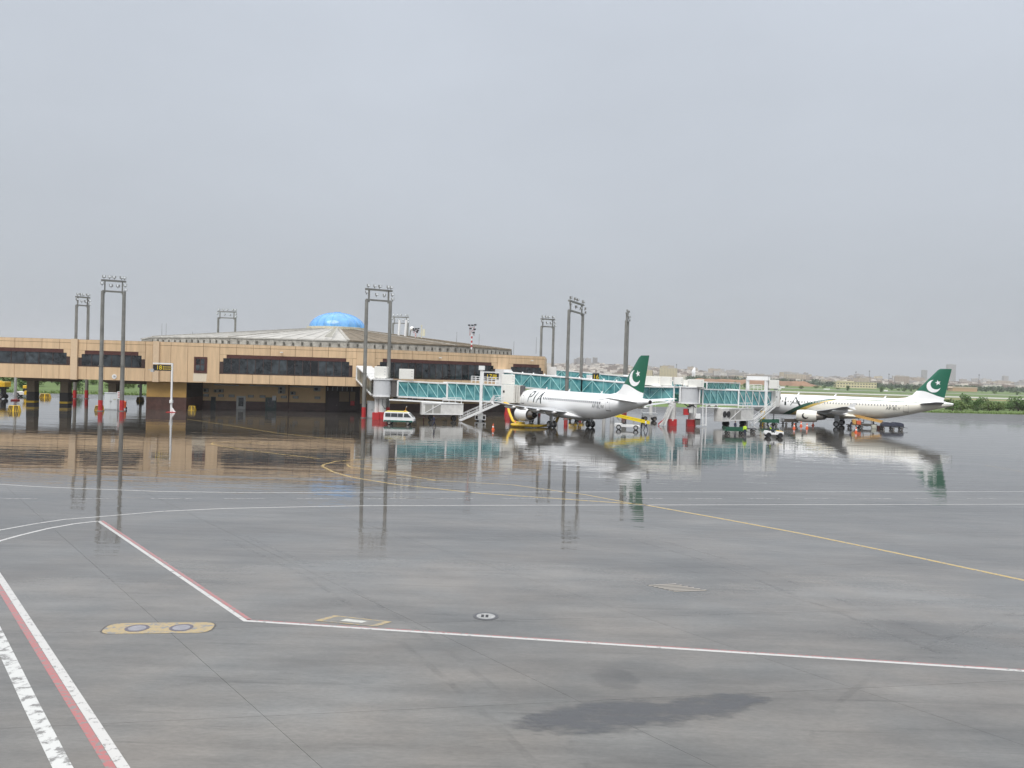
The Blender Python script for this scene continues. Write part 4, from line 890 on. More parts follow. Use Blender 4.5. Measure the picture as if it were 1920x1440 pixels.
# ================================================================= JET BRIDGES
def tunnel(root, a, c, w_, h, n, frame=WHITE, brace=TEALF, zig=False, name='tunnel', hood=False):
    a = Vector(a); c = Vector(c); d = c-a; Ln = d.length; d.normalize(); sd_ = d.cross(Vector((0, 0, 1))).normalized()*w_/2; up = Vector((0, 0, h))
    b = MB(); b.beam(a-Vector((0, 0, .14)), c-Vector((0, 0, .14)), w_+.24, .28); b.beam(a+up+Vector((0, 0, .1)), c+up+Vector((0, 0, .1)), w_+.24, .22)
    for s in (-1, 1):
        o = sd_*s
        for q in (0, Ln): p = a+d*q+o; b.beam(p-Vector((0, 0, .1)), p+up+Vector((0, 0, .1)), .26, .26)
    tu = b.build(name, frame, root)
    for s in (-1, 1):
        o = sd_*s*1.02; bb = MB()
        for k in range(n):
            p = a+d*(Ln*k/n)+o; q = a+d*(Ln*(k+1)/n)+o
            if k: bb.beam(p, p+up, .12, .1)
            if zig and k % 2: bb.beam(p+up, q, .1, .13)
            elif zig: bb.beam(p, q+up, .1, .13)
            else: bb.beam(p+up, q, .1, .13)
        tag(bb.build('brace', brace, tu), kind='stuff')
    for s in (-1, 1):
        o = sd_*s*.96
        for k in range(n):
            p = a+d*(Ln*k/n+.06)+o; q = a+d*(Ln*(k+1)/n-.06)+o; g_ = MB(); g_.add([p+Vector((0, 0, .02)), q+Vector((0, 0, .02)), q+up*.98, p+up*.98], [(0, 1, 2, 3)]); g_.build('glass_panel', TGLASS, tu)
    # something to see through the glass: handrails and interior ribs
    ib = MB()
    for k in range(0, n*2+1):
        p = a+d*(Ln*k/(n*2)); 
        if k % 2: ib.beam(p-sd_*.8, p-sd_*.8+up*.95, .1, .1)
    ib.beam(a+sd_*.75+Vector((0, 0, 1)), c+sd_*.75+Vector((0, 0, 1)), .08, .08); ib.beam(a-sd_*.75+Vector((0, 0, 1)), c-sd_*.75+Vector((0, 0, 1)), .08, .08); ib.beam(a+Vector((0, 0, .05)), c+Vector((0, 0, .05)), w_*.9, .06)
    ib.build('interior_frame', mat('interior_dark', (.09, .13, .14), .6), tu)
    return tu
def roofbox(root, c, d, rz=0, vents=True):
    b = MB(); b.box(c, d, rz); o = b.build('roof_air_unit', mat('unit_white', (.80, .79, .74), .4, var=.05), root, bevel=.04)
    q = Matrix.Rotation(rz, 3, 'Z')
    if vents:
        for k in (-.2, .05, .28):
            b = MB(); b.box(Vector(c)+q@Vector((d[0]*.36, -d[1]/2-.01, d[2]*k)), (.18, .04, .1), rz); b.build('vent', GREYP, o)
    b = MB(); 
    for sx_ in (-.4, .4): b.box(Vector(c)+q@Vector((d[0]*sx_, 0, -d[2]/2-.12)), (.12, d[1]*.9, .25), rz)
    b.build('support', GREYP, o); return o
def airunit(root, a, c, z0, z1, wd, fans=False):     # pre-conditioned air unit hung under the tunnel
    a = Vector((a[0], a[1], 0)); c = Vector((c[0], c[1], 0)); d = (c-a).normalized(); n = Vector((d.y, -d.x, 0)); wr_ = min(.42, z0*.45); rz = math.atan2(d.y, d.x); Ln = (c-a).length; m = (a+c)/2
    b = MB(); b.box(m+Vector((0, 0, (z0+z1)/2)), (Ln, wd, z1-z0), rz); o = b.build('air_unit', WHITED, root, bevel=.03)
    for k in range(2):
        p = a+d*(Ln*(.11+.2*k)+(2.0 if fans else .4))+n*(wd/2+.01); b = MB(); b.box(p+Vector((0, 0, (z0+z1)/2)), (Ln*.17, .04, (z1-z0)*.72), rz); b.build('grille', mat('grille_grey', (.36, .35, .32), .7, var=.1), o)
    b = MB(); p = a+d*(2.2 if fans else .3)+n*(wd/2+.05); q = a+d*(Ln*(.6 if fans else .46))+n*(wd/2+.05); b.beam(p+Vector((0, 0, z0+.2)), q+Vector((0, 0, z1-.1)), .08, .1); b.beam(p+Vector((0, 0, z0+.12)), c+n*(wd/2+.05)+Vector((0, 0, z0+.12)), .08, .12); b.beam(p+Vector((0, 0, z1-.06)), c+n*(wd/2+.05)+Vector((0, 0, z1-.06)), .08, .12)
    for k in range(4):
        p = a+d*(Ln*(.5+.15*k))+n*(wd/2-.1); b.beam(p+Vector((0, 0, z1)), p+Vector((0, 0, z1+.95)), .1, .1)
    p, q = a+d*(Ln*.5)+n*(wd/2-.1), a+d*(Ln*.95)+n*(wd/2-.1); b.beam(p+Vector((0, 0, z1+.5)), q+Vector((0, 0, z1+.5)), .1, .12); b.beam(p+Vector((0, 0, z1+.95)), q+Vector((0, 0, z1+.95)), .1, .12)
    b.build('brace', WHITE, o)
    if fans:
        for k in range(2):
            p = a+d*(.7+1.3*k)+n*(wd/2+.01)+Vector((0, 0, (z0+z1)/2+.15)); b = MB(); b.cyl(p-n*.05, p+n*.1, .58, .58, 20); b.build('fan', DARK, o)
    for k in (.25, .8):
        b = MB(); p = a+d*(Ln*k); b.cyl(p-n*(wd*.35)+Vector((0, 0, wr_)), p+n*(wd*.3)+Vector((0, 0, wr_)), wr_, wr_, 16); b.box(p+Vector((0, 0, (z0+wr_)/2)), (.3, wd*.5, z0-wr_+.04), rz); b.build('wheel', RUB, o)
    return o
def stairs(root, top, bot, wd, m=WHITE):
    top = Vector(top); bot = Vector(bot); d = bot-top; h = Vector((d.x, d.y, 0)).normalized(); s = Vector((-h.y, h.x, 0))*wd/2
    b = MB()
    for k in (-1, 1): b.beam(top+s*k, bot+s*k, .1, .26)
    o = b.build('stair', m, root); b = MB(); n = 14
    for k in range(n): p = top.lerp(bot, (k+.5)/n); b.box(p, (.26, wd, .05), math.atan2(h.y, h.x))
    b.build('tread', GREYP, o); b = MB()
    for k in (-1, 1):
        for z in (.5, 1.0): b.beam(top+s*k+Vector((0, 0, z)), bot+s*k+Vector((0, 0, z)), .06, .06)
        for j in range(6): p = top.lerp(bot, j/5)+s*k; b.beam(p, p+Vector((0, 0, 1)), .06, .06)
    b.build('handrail', m, o); return o
def railing(root, pts, z, m=WHITE):
    b = MB(); pts = [Vector(p) for p in pts]
    for a, c in zip(pts, pts[1:]):
        for zz in (.45, .8, 1.15): b.beam(a+Vector((0, 0, zz)), c+Vector((0, 0, zz)), .07, .07)
        n = max(1, int((c-a).length/.7))
        for k in range(n+1): p = a.lerp(c, k/n); b.beam(p, p+Vector((0, 0, 1.15)), .06, .06)
    return b.build('railing', m, root)
def rotunda(root, c, r, z0, z1):
    b = MB(); b.lathe([(r, z0), (r, z1)], c, n=28); o = b.build('rotunda', mat('rotunda_grey', (.58, .59, .60), .35, var=.05), root, smooth=True)
    b = MB(); b.lathe([(r+.12, z0-.2), (r+.12, z0)], c, n=28); b.lathe([(r+.15, z1), (r+.15, z1+.2)], c, n=28); b.build('rotunda_ring', WHITE, o)
    return o
def cab(root, c, rz, L_, w_, z0, z1, bell=1.2):
    c = Vector(c); q = Matrix.Rotation(rz, 3, 'Z'); b = MB(); b.box(c+Vector((0, 0, (z0+z1)/2)), (L_, w_, z1-z0), rz); o = b.build('cab', mat('cab_white', (.78, .77, .72), .4, var=.05), root, bevel=.06)
    b = MB(); b.box(c+q@Vector((-L_*.2, -w_/2-.02, 0))+Vector((0, 0, z0+(z1-z0)*.62)), (.3, .05, .4), rz); b.build('cab_window', DARK, o)
    for k in range(4):
        b = MB(); x = L_/2+.15+k*bell/4; b.box(c+q@Vector((x, 0, 0))+Vector((0, 0, (z0+z1)/2)), (bell/5, w_*(.98-.03*(k % 2)), (z1-z0)*(.97-.03*(k % 2))), rz); b.build('bellows', mat('bellows_pale', (.62, .60, .55), .7, var=.1) if k < 3 else mat('bellows_dark', (.12, .11, .11), .8), o)
    return o
# --- bridge at the white jet
RT = Vector((-22.2, 139.6, 0)); B1 = thing('jet_bridge', 'white jet bridge with teal glass tunnel docked to the plain white jet', 'jet bridge', RT, group=None, world=True)
rotunda(B1, RT, 1.62, 4.15, 6.85)
b = MB(); b.cyl(RT, RT+Vector((0, 0, 4.0)), .62, .62, 18); b.cyl(RT+Vector((-1.0, .3, 0)), RT+Vector((-1.0, .3, 4.0)), .42, .42, 14); b.cyl(RT+Vector((-.4, 0, 3.6)), RT+Vector((-.4, 0, 4.0)), 1.1, 1.3, 18); co = b.build('column', WHITED, B1, smooth=True)
b = MB(); b.cyl(RT+Vector((0, 0, .02)), RT+Vector((0, 0, 1.3)), .70, .68, 18); b.box(RT+Vector((-1.0, -.2, .6)), (1.2, 1.0, 1.2)); b.build('red_base', REDP, co)
b = MB(); b.tube([RT+Vector((.2, -.7, 3.7)), RT+Vector((.1, -.9, 2.6)), RT+Vector((.6, -1, 1.9)), RT+Vector((1.0, -.9, 2.2)), RT+Vector((1.2, -.8, 3.4))], .05, 6); b.build('cable', RUB, co)
LA = Vector((-28.3, 154.6, 6.5)); LB = RT+Vector((-.9, 1.3, 4.2))
d = (LB-LA).normalized(); sd_ = d.cross(Vector((0, 0, 1))).normalized()*1.35; up = Vector((0, 0, 2.55))
b = MB(); b.add([LA-sd_, LB-sd_, LB+sd_, LA+sd_]+[p+Vector((0, 0, -.2)) for p in (LA-sd_, LB-sd_, LB+sd_, LA+sd_)], [(0, 1, 2, 3), (4, 7, 6, 5), (0, 4, 5, 1), (2, 6, 7, 3)]); b.add([LA-sd_+up, LB-sd_+up, LB+sd_+up, LA+sd_+up]+[p+up+Vector((0, 0, .15)) for p in (LA-sd_, LB-sd_, LB+sd_, LA+sd_)], [(0, 3, 2, 1), (4, 5, 6, 7), (0, 1, 5, 4), (2, 3, 7, 6)])
for s in (-1, 1):
    b.beam(LA+sd_*s, LB+sd_*s, .2, .25); b.beam(LA+sd_*s+up, LB+sd_*s+up, .2, .25); b.beam(LA+sd_*s, LA+sd_*s+up, .25, .25)
lk = b.build('link_corridor', WHITE, B1)
for s in (-1, 1):
    for k in range(4):
        p, q = LA.lerp(LB, k/4+.01)+sd_*s*.97, LA.lerp(LB, (k+1)/4-.01)+sd_*s*.97; b = MB(); b.add([p, q, q+up, p+up], [(0, 1, 2, 3)]); b.build('side_panel', mat('side_panel_grey', (.17, .18, .15), .3), lk)
for k in range(9):
    p = LA.lerp(LB, (k+.5)/9)+up+Vector((0, 0, .2)); b = MB(); b.beam(p-sd_, p+sd_, .25, .12); b.build('roof_rib', WHITED, lk)
b = MB(); 
for s, t_ in ((1, .62), (-1, .62)): p = LA.lerp(LB, t_)+sd_*s; b.beam((p.x, p.y, 0), p, .32, .32)
b.build('support_leg', WHITE, lk)
b = MB()
for s in (1, -1): p = LA.lerp(LB, .62)+sd_*s; b.box((p.x, p.y, 1.35), (.36, .36, 2.7))
b.build('red_leg', REDP, lk)
p = LA.lerp(LB, .62)+sd_*-1; b = MB(); b.beam((p.x, p.y, p.z-1.6), LB+Vector((0, 0, -.1)), .18, .18); b.build('strut', WHITE, lk)
TA, TB_ = Vector((-19.9, 139.9, 4.2)), Vector((-11.6, 142.6, 3.92)); TC = Vector((-2.2, 145.6, 3.55))
b = MB(); b.beam(RT+Vector((1.3, .2, 4.2)), TA+Vector((.2, 0, 0)), 2.6, .3); b.beam(RT+Vector((1.3, .2, 6.8)), TA+Vector((.2, 0, 2.6)), 2.6, .2); b.beam(RT+Vector((1.5, .2, 5.5)), TA+Vector((0, 0, 1.3)), 2.3, 2.3); b.build('joint', mat('joint_dark', (.10, .09, .085), .7), B1)
tunnel(B1, TA, TB_, 2.5, 2.45, 5); tunnel(B1, TB_+Vector((-.1, 0, -.12)), TC, 2.85, 2.75, 6)
for s in (-1, 1):
    b = MB(); p, q = TA+Vector((-1.0, -1.5*s, -.75)), TB_+Vector((2.2, -1.5*s, -.85)); b.cyl(p, q, .13, .13, 8); b.build('cable_duct', WHITE, B1)
roofbox(B1, (-22.5, 139.4, 8.15), (2.1, 1.9, 1.95)); roofbox(B1, (-18.2, 139.6, 7.95), (2.5, 1.6, 1.75), .15)
cdir = math.atan2(.30, 1)
cab(B1, (-.6, 145.6, 0), -.20, 2.6, 3.1, 3.3, 6.55, 1.6)
roofbox(B1, (-.7, 145.0, 7.5), (2.3, 1.6, 1.75), .05)
lp = Vector((-5.4, 143.0, 0)); b = MB(); b.box(lp+Vector((0, 0, 4.6)), (.5, .5, 9.2)); b.box(lp+Vector((0, 0, 9.4)), (1.05, .8, .75)); b.box(lp+Vector((0, 0, .9)), (.9, .8, 1.0)); b.box(lp+Vector((0, 3.4, 4.4)), (.5, .5, 8.8)); b.box(lp+Vector((0, 1.7, 2.7)), (.5, 3.4, .45)); lc = b.build('lift_column', WHITE, B1)
b = MB(); b.box(lp+Vector((0, .2, .28)), (1.9, 1.2, .12)); b.box(lp+Vector((0, .2, 1.05)), (1.9, 1.2, .1))
for x in (-.9, -.3, .3, .9): b.box(lp+Vector((x, -.4, .65)), (.1, .1, .8))
b.build('bogie_guard', WHITE, lc)
for x in (-.5, .5): b = MB(); b.cyl(lp+Vector((x, .1, .42)), lp+Vector((x, .6, .42)), .42, .42, 16); b.build('wheel', RUB, lc)
railing(B1, [(-7.2, 142.6, 6.75), (-2.2, 143.9, 6.55)], 0); railing(B1, [(-7.2, 145.6, 6.75), (-2.2, 147, 6.55)], 0)
stairs(B1, (-1.6, 143.2, 3.5), (-8.9, 140.6, .15), .9); railing(B1, [(-3.2, 142.4, 3.5), (-1.2, 143.0, 3.5)], 0)
airunit(B1, (-15.6, 139.9), (-8.6, 142.0), 1.05, 3.1, 1.8)
# --- fixed walkway, rotunda and bridge at the striped jet
R2 = Vector((31.9, 146.2, 0)); B2 = thing('jet_bridge', 'long teal glazed walkway and jet bridge docked to the cream jet', 'jet bridge', R2, world=True)
WA, WB_ = Vector((-1.2, 173.2, 6.1)), Vector((30.2, 148.0, 4.35)); WM = WA.lerp(WB_, .5)
b = MB(); b.box(WA+Vector((-.8, .6, 1.6)), (2.6, 2.6, 3.3), R(-39)); b.build('wall_joint', WHITE, B2)
tunnel(B2, WA, WM, 2.6, 2.55, 8, zig=True, name='walkway'); tunnel(B2, WM, WB_, 2.6, 2.5, 8, zig=True, name='walkway')
for k in range(14):
    p = WA.lerp(WB_, (k+.5)/14)+Vector((0, 0, 2.9)); b = MB(); b.box(p, (.25, .25, .25)); b.build('roof_cleat', WHITE, B2)
for t_ in (.33, .66):
    p = WA.lerp(WB_, t_); b = MB(); b.cyl((p.x, p.y, 0), p, .4, .4, 14); b.build('walkway_column', WHITED, B2)
    b = MB(); b.cyl((p.x, p.y, .01), (p.x, p.y, .6), .42, .42, 14); b.build('column_foot', GREYP, B2)
rotunda(B2, R2, 1.75, 4.25, 6.95)
for a in (-1.75, 1.75): b = MB(); b.box(R2+Vector((a, -.9, 5.6)), (.25, .25, 2.9)); b.build('rotunda_post', WHITE, B2)
for k, (dx, dy, r, w_) in enumerate(((-2.9, -.3, .62, 0), (.6, .3, .5, 1))):
    b = MB(); p = R2+Vector((dx, dy, 0)); b.cyl(p+Vector((0, 0, .9)), p+Vector((0, 0, 4.1)), r, r, 18); co = b.build('column', WHITED, B2, smooth=True)
    b = MB(); b.box(p+Vector((0, 0, .6)), (1.5, 1.2, 1.2)); b.build('red_base', REDP, co)
for s in (-1, 1):
    b = MB(); b.beam(R2+Vector((-2.9, .3*s, 2.4)), R2+Vector((-5.2, .8*s, .1)), .2, .2); b.build('raking_brace', REDP if s > 0 else WHITED, B2)
stairs(B2, R2+Vector((-3.2, -1.0, 3.6)), R2+Vector((-4.6, -1.4, .1)), .8, WHITED)
for dx, dz, m in ((.1, 3.0, WHITED), (1.5, 1.8, WHITE), (-.6, 2.6, REDP), (1.5, .9, METAL)):
    b = MB(); b.box(R2+Vector((dx, -1.0, dz)), (.9, .7, 1.1)); b.build('switch_box', m, B2)
b = MB(); b.tube([R2+Vector((-1, -1.2, 4.0)), R2+Vector((-.2, -1.5, 3.5)), R2+Vector((.5, -1.4, 3.9)), R2+Vector((1, -1.3, 3.4))], .09, 6); b.build('cable', RUB, B2)
b = MB(); b.beam(R2+Vector((2.6, 0, 4.1)), R2+Vector((2.6, -.5, .1)), .16, .16); b.beam(R2+Vector((3.3, .4, 4.1)), R2+Vector((3.3, 0, .1)), .16, .16); b.beam(R2+Vector((.6, 0, .3)), R2+Vector((3.3, 0, .3)), .14, .14); b.build('guard_frame', WHITE, B2)
wd_ = (WB_-WA).normalized(); rzw = math.atan2(wd_.y, wd_.x)
for (px0, px1, yt, yb, Y) in ((1205, 1238, 705, 722.5, 150.5), (1239, 1259, 706, 723, 149), (1264, 1279, 707, 721, 147), (1280, 1290, 712, 723, 146.5), (1291, 1318, 711, 726, 145.5)):
    a_, c_ = AT(px0, yt, Y), AT(px1, yb, Y); roofbox(B2, ((a_.x+c_.x)/2, Y, (a_.z+c_.z)/2), (abs(c_.x-a_.x), 1.7, abs(a_.z-c_.z)), -.05)
b = MB(); b.beam(AT(1200, 724.5, 150.5), AT(1320, 727.5, 145.5), 1.9, .22); b.build('unit_platform', WHITED, B2)
XA, XB = R2+Vector((1.7, 1.0, 4.15)), Vector((42.3, 155.4, 3.95)); XC = Vector((51.0, 162.9, 3.6))
tunnel(B2, XA, XB, 2.5, 2.5, 5, brace=TEALF); tunnel(B2, XB+Vector((-.1, -.1, -.12)), XC, 2.85, 2.75, 5, brace=WHITE)
b = MB(); b.cyl(XA+Vector((.3, -1.4, -.7)), XB+Vector((.3, -1.4, -.8)), .13, .13, 8); b.build('cable_duct', WHITE, B2)
cab(B2, (52.0, 163.6, 0), R(55), 2.4, 3.2, 3.35, 6.6, 1.2)
lp = Vector((50.2, 160.3, 0)); b = MB(); b.box(lp+Vector((0, 0, 4.5)), (.55, .55, 9)); b.box(lp+Vector((-2.9, 2.6, 4.5)), (.55, .55, 9)); b.box(lp+Vector((-1.2, 1.2, 9.0)), (4.4, 1.0, .8), R(-40)); b.box(lp+Vector((0, .1, .8)), (.9, .8, .9)); lc = b.build('lift_column', WHITE, B2)
for x in (-.5, .5): b = MB(); b.cyl(lp+Vector((x, .1, .42)), lp+Vector((x, .6, .42)), .42, .42, 16); b.build('wheel', RUB, lc)
roofbox(B2, (51.6, 160.9, 7.9), (2.1, 1.6, 1.75), .2); railing(B2, [(47.4, 161.6, 6.6), (49.6, 161.0, 6.6)], 0); railing(B2, [(52.4, 161.6, 6.6), (53.6, 162.4, 6.6)], 0)
stairs(B2, (51.9, 160.6, 3.5), (46.2, 155.4, .15), .9)
airunit(B2, (38.2, 149.6), (46.2, 157.2), .8, 3.25, 1.8, True)
b = MB(); b.box((49.4, 159.4, 1.3), (.7, .6, 2.6)); b.build('fender_post', YELP, B2)
# --- the next walkway behind
R3 = Vector((41.5, 184, 0)); B3 = thing('jet_bridge', 'farther teal glazed walkway with white roof behind the long one', 'jet bridge', R3, world=True)
WA3, WB3 = Vector((9.5, 189.5, 7.2)), Vector((39.5, 184.5, 5.2)); tunnel(B3, WA3, WB3, 2.6, 2.4, 14, zig=True, name='walkway'); rotunda(B3, R3, 1.8, 5.0, 7.7)
b = MB(); b.box(WA3+Vector((-.4, -.2, 1.4)), (2.2, 2.8, 3.4)); b.build('wall_joint', WHITE, B3)
b = MB(); b.cyl(R3, R3+Vector((0, 0, 5)), .6, .6, 16); b.build('column', WHITED, B3)
for t_ in (.4, .75): p = WA3.lerp(WB3, t_); b = MB(); b.cyl((p.x, p.y, 0), p, .4, .4, 12); b.build('walkway_column', WHITED, B3)
tunnel(B3, R3+Vector((1.6, .8, 5.1)), Vector((56.5, 206, 5.0)), 2.6, 2.6, 6)
p = AT(1298, 705, 186); b = MB(); b.cyl(p, p+Vector((0, 0, .8)), .1); b.lathe([(.1, -.5), (1.1, .1), (1.0, .2), (.05, .05)], p+Vector((.3, 0, 1.0)), 'X', 16); b.build('roof_dish', WHITE, B3)
for px, w_ in ((1110, 2.6), (1152, 1.6), (1180, 2.8)):
    p = AT(px, 706, 187); b = MB(); b.box((p.x, 187, p.z-.2), (w_, 1.5, 1.1)); b.build('roof_air_unit', WHITE if px != 1152 else GREYP, B3, bevel=.04)

# ================================================================= SIGNS
def gantry_sign(label, base, h, arm, txt, side=-1):
    t = thing('stand_sign', label, 'stand sign', base); s = side
    b = MB(); b.beam((0, 0, 0), (0, 0, h), .3, .26); b.beam((.12, 0, h-.1), (s*(arm), 0, h-.1), .22, .2); b.box((.02, -.1, 1.9), (.5, .45, .55)); p = b.build('post', WHITE, t)
    b = MB(); b.add([(-.12, -.12, .9), (.12, -.12, .9), (.75, -.12, .05), (.3, -.12, .05), (-.12, .12, .9), (.12, .12, .9), (.75, .12, .05), (.3, .12, .05)], [(0, 1, 2, 3), (4, 7, 6, 5), (0, 4, 5, 1), (1, 5, 6, 2), (3, 2, 6, 7), (0, 3, 7, 4)]); b.build('foot_brace', WHITE, p)
    b = MB(); b.box((0, 0, .04), (1.5, .9, .08)); b.build('foot_plate', REDP, p)
    b = MB(); b.box((s*arm*.52, -.02, h-.85), (arm*.92, .3, 1.05)); bo = b.build('sign_box', BLACKP, t)
    text('numeral', txt, 1.05, (s*arm*.66, -.2, h-.86), 0, SIGNY, bo)
    for zz in (.18, -.2):
        b = MB(); 
        for k in range(6): b.box((s*arm*.40+k*.24, -.18, h-.86+zz), (.18, .02, .22))
        b.build('small_text', mat('text_dim', (.45, .33, .06), .5), bo)
    b = MB(); b.box((s*arm*.40-.16, -.18, h-.86), (.06, .02, .75)); b.build('divider', SIGNY, bo)
    b = MB(); b.box((s*(arm-.05), -.3, h-1.35), (.5, .4, .55)); b.beam((s*(arm+.7), -.3, h-1.25), (s*arm, -.3, h-1.25), .1, .1); b.build('guidance_sensor', GREYP, t)
    return t
sb = G(321, 773); gantry_sign('yellow on black stand sign 18 on a white gantry post', (sb.x, sb.y, 0), AT(323, 681, sb.y).z, AT(323, 700, sb.y).x-AT(287, 700, sb.y).x, '18')
p = AT(1117, 707, 180); t = thing('stand_sign', 'black box sign with yellow 16 above the walkway roofs', 'stand sign', (p.x, 180, 0)); z = p.z
b = MB(); b.beam((0, .1, 0), (0, .1, z), .25, .25); b.build('post', WHITE, t); b = MB(); b.box((0, 0, z), (1.5, .4, 1.75)); b.build('sign_box', BLACKP, t); text('numeral', '16', 1.35, (0, -.23, z), 0, SIGNY, t)
p = AT(918, 706, 158); t = thing('stand_sign', 'yellow on black stand sign 17 behind the white cab railing', 'stand sign', (p.x, 158, 0)); z = p.z
b = MB(); b.beam((-1.4, .2, 0), (-1.4, .2, z+.9), .25, .25); b.beam((-1.4, .2, z+.85), (1.9, .2, z+.85), .2, .2); b.build('post', WHITE, t); b = MB(); b.box((.3, 0, z), (3.0, .35, 1.3)); b.build('sign_box', BLACKP, t); text('numeral', '17', 1.2, (-.1, -.2, z), 0, SIGNY, t)
b = MB()
for k in range(3): b.box((1.0, -.19, z-.3+k*.3), (.8, .02, .14))
b.build('small_text', SIGNY, t)
# posts and cabinets left
def striped(label, px, py, w_, h, Y=None):
    p = G(px, py); t = thing('warning_block', label, 'barrier block', p)
    b = MB(); b.add([(-w_/2, -.35, 0), (w_/2, -.35, 0), (w_/2, .35, 0), (-w_/2, .35, 0), (-w_*.4, -.25, h), (w_*.4, -.25, h), (w_*.4, .25, h), (-w_*.4, .25, h)], [(0, 1, 5, 4), (1, 2, 6, 5), (2, 3, 7, 6), (3, 0, 4, 7), (4, 5, 6, 7)]); b.build('block', YELP, t, bevel=.03)
    for k in range(-3, 4):
        if k == 0: continue
        s = 1 if k > 0 else -1; x = k*w_/7; e_ = w_*.042; b = MB(); b.add([(x-e_, -.358, .03), (x+e_, -.358, .03), (x*.72+e_, -.268, h-.04), (x*.72-e_, -.268, h-.04)], [(0, 1, 2, 3)]); b.build('stripe', BLACKP, t)
    return t
striped('striped block under the white post beside the yellow tractor', 27, 771, 1.95, .95); striped('striped block beside the white door cabinet', 186, 770, 1.5, .9)
striped('small striped block on wet ground between the link columns', 85, 746, 2.4, .95); striped('small striped block behind the foot of the white pillar', 263, 752, 1.6, .9); striped('yellow striped block in front of the dark ground floor bay', 360, 769.5, 1.35, .85)
p = G(28.5, 751); t = thing('bollard_post', 'white steel post with red foot beside the yellow tractor', 'post', p)
b = MB(); b.beam((0, 0, 0), (0, 0, AT(30, 700, p.y).z), .42, .36); b.build('post', mat('post_grey', (.62, .66, .68), .4), t); b = MB(); b.box((0, 0, .12), (1.3, 1.0, .24)); b.build('foot', REDP, t)
p = G(263.5, 748); t = thing('bollard_post', 'white steel post behind the yellow ground floor block', 'post', p)
b = MB(); b.beam((0, 0, 0), (0, 0, 4.6), .5, .4); b.box((-.4, -.1, 3.0), (.4, .4, .7)); b.build('post', WHITE, t)
def cabinet(label, px, py, w_, h, m):
    p = G(px, py); t = thing('equipment_cabinet', label, 'cabinet', p)
    b = MB(); b.box((0, .5, h/2), (w_, 1.0, h)); bo = b.build('body', m, t, bevel=.03); b = MB(); b.box((0, .5, h+.05), (w_+.16, 1.16, .12)); b.build('lid', m, t)
    for k in (-1, 1):
        b = MB(); b.box((k*w_*.245, -.01, h*.5), (w_*.45, .04, h*.9)); d_ = b.build('door', m, bo); b = MB(); b.box((k*.1, -.05, h*.5), (.05, .05, .3)); b.build('handle', METAL, d_)
    b = MB(); b.box((w_*.3, -.04, h*.62), (w_*.22, .01, .2)); b.build('notice', mat('notice', (.5, .5, .4), .6), bo)
CABM = mat('cabinet_grey', (.62, .65, .66), .4, var=.06)
cabinet('white double door equipment cabinet beside the warning board and mast', 207.5, 768, 2.35, 2.95, CABM); cabinet('pale grey cabinet beside the jet bridge column', 697, 783.5, 1.7, 2.85, CABM)
p = G(223.5, 768.5); t = thing('warning_board', 'small white notice board with red lettering on a pole by the cabinet', 'notice board', p)
b = MB(); b.beam((0, 0, 0), (0, 0, 3.3), .1, .1); b.build('pole', WHITE, t); b = MB(); b.box((0, -.08, 2.65), (.72, .06, 1.35)); bo = b.build('board', WHITE, t)
for k in range(4): b = MB(); b.box((0, -.12, 3.1-k*.28), (.45, .01, .1)); b.build('text_line', REDP, bo)
p = G(133.5, 749); t = thing('fire_point', 'small red and white fire point standing beside the far mast', 'fire point', p)
for k in range(3): b = MB(); b.box((0, 0, .22+.45*k), (.55, .4, .42)); b.build('band', REDP if k % 2 == 0 else WHITE, t)
p = G(232, 768); t = thing('fire_trolley', 'red fire extinguisher trolley at the mast foot', 'fire extinguisher', p)
b = MB(); b.cyl((0, 0, .25), (0, 0, 1.35), .42, .42, 16); b.lathe([(.42, 1.35), (.2, 1.55), (.08, 1.6)], (0, 0, 0), n=16); b.build('cylinder', ORANGE, t, smooth=True); b = MB(); b.cyl((-.5, 0, .25), (-.4, 0, .25), .25, .25, 12); b.cyl((.4, 0, .25), (.5, 0, .25), .25, .25, 12); b.build('wheel', RUB, t); b = MB(); b.tube([(-.3, .2, .6), (-.3, .4, 1.7), (.3, .4, 1.7), (.3, .2, .6)], .04, 6); b.build('handle', METAL, t)

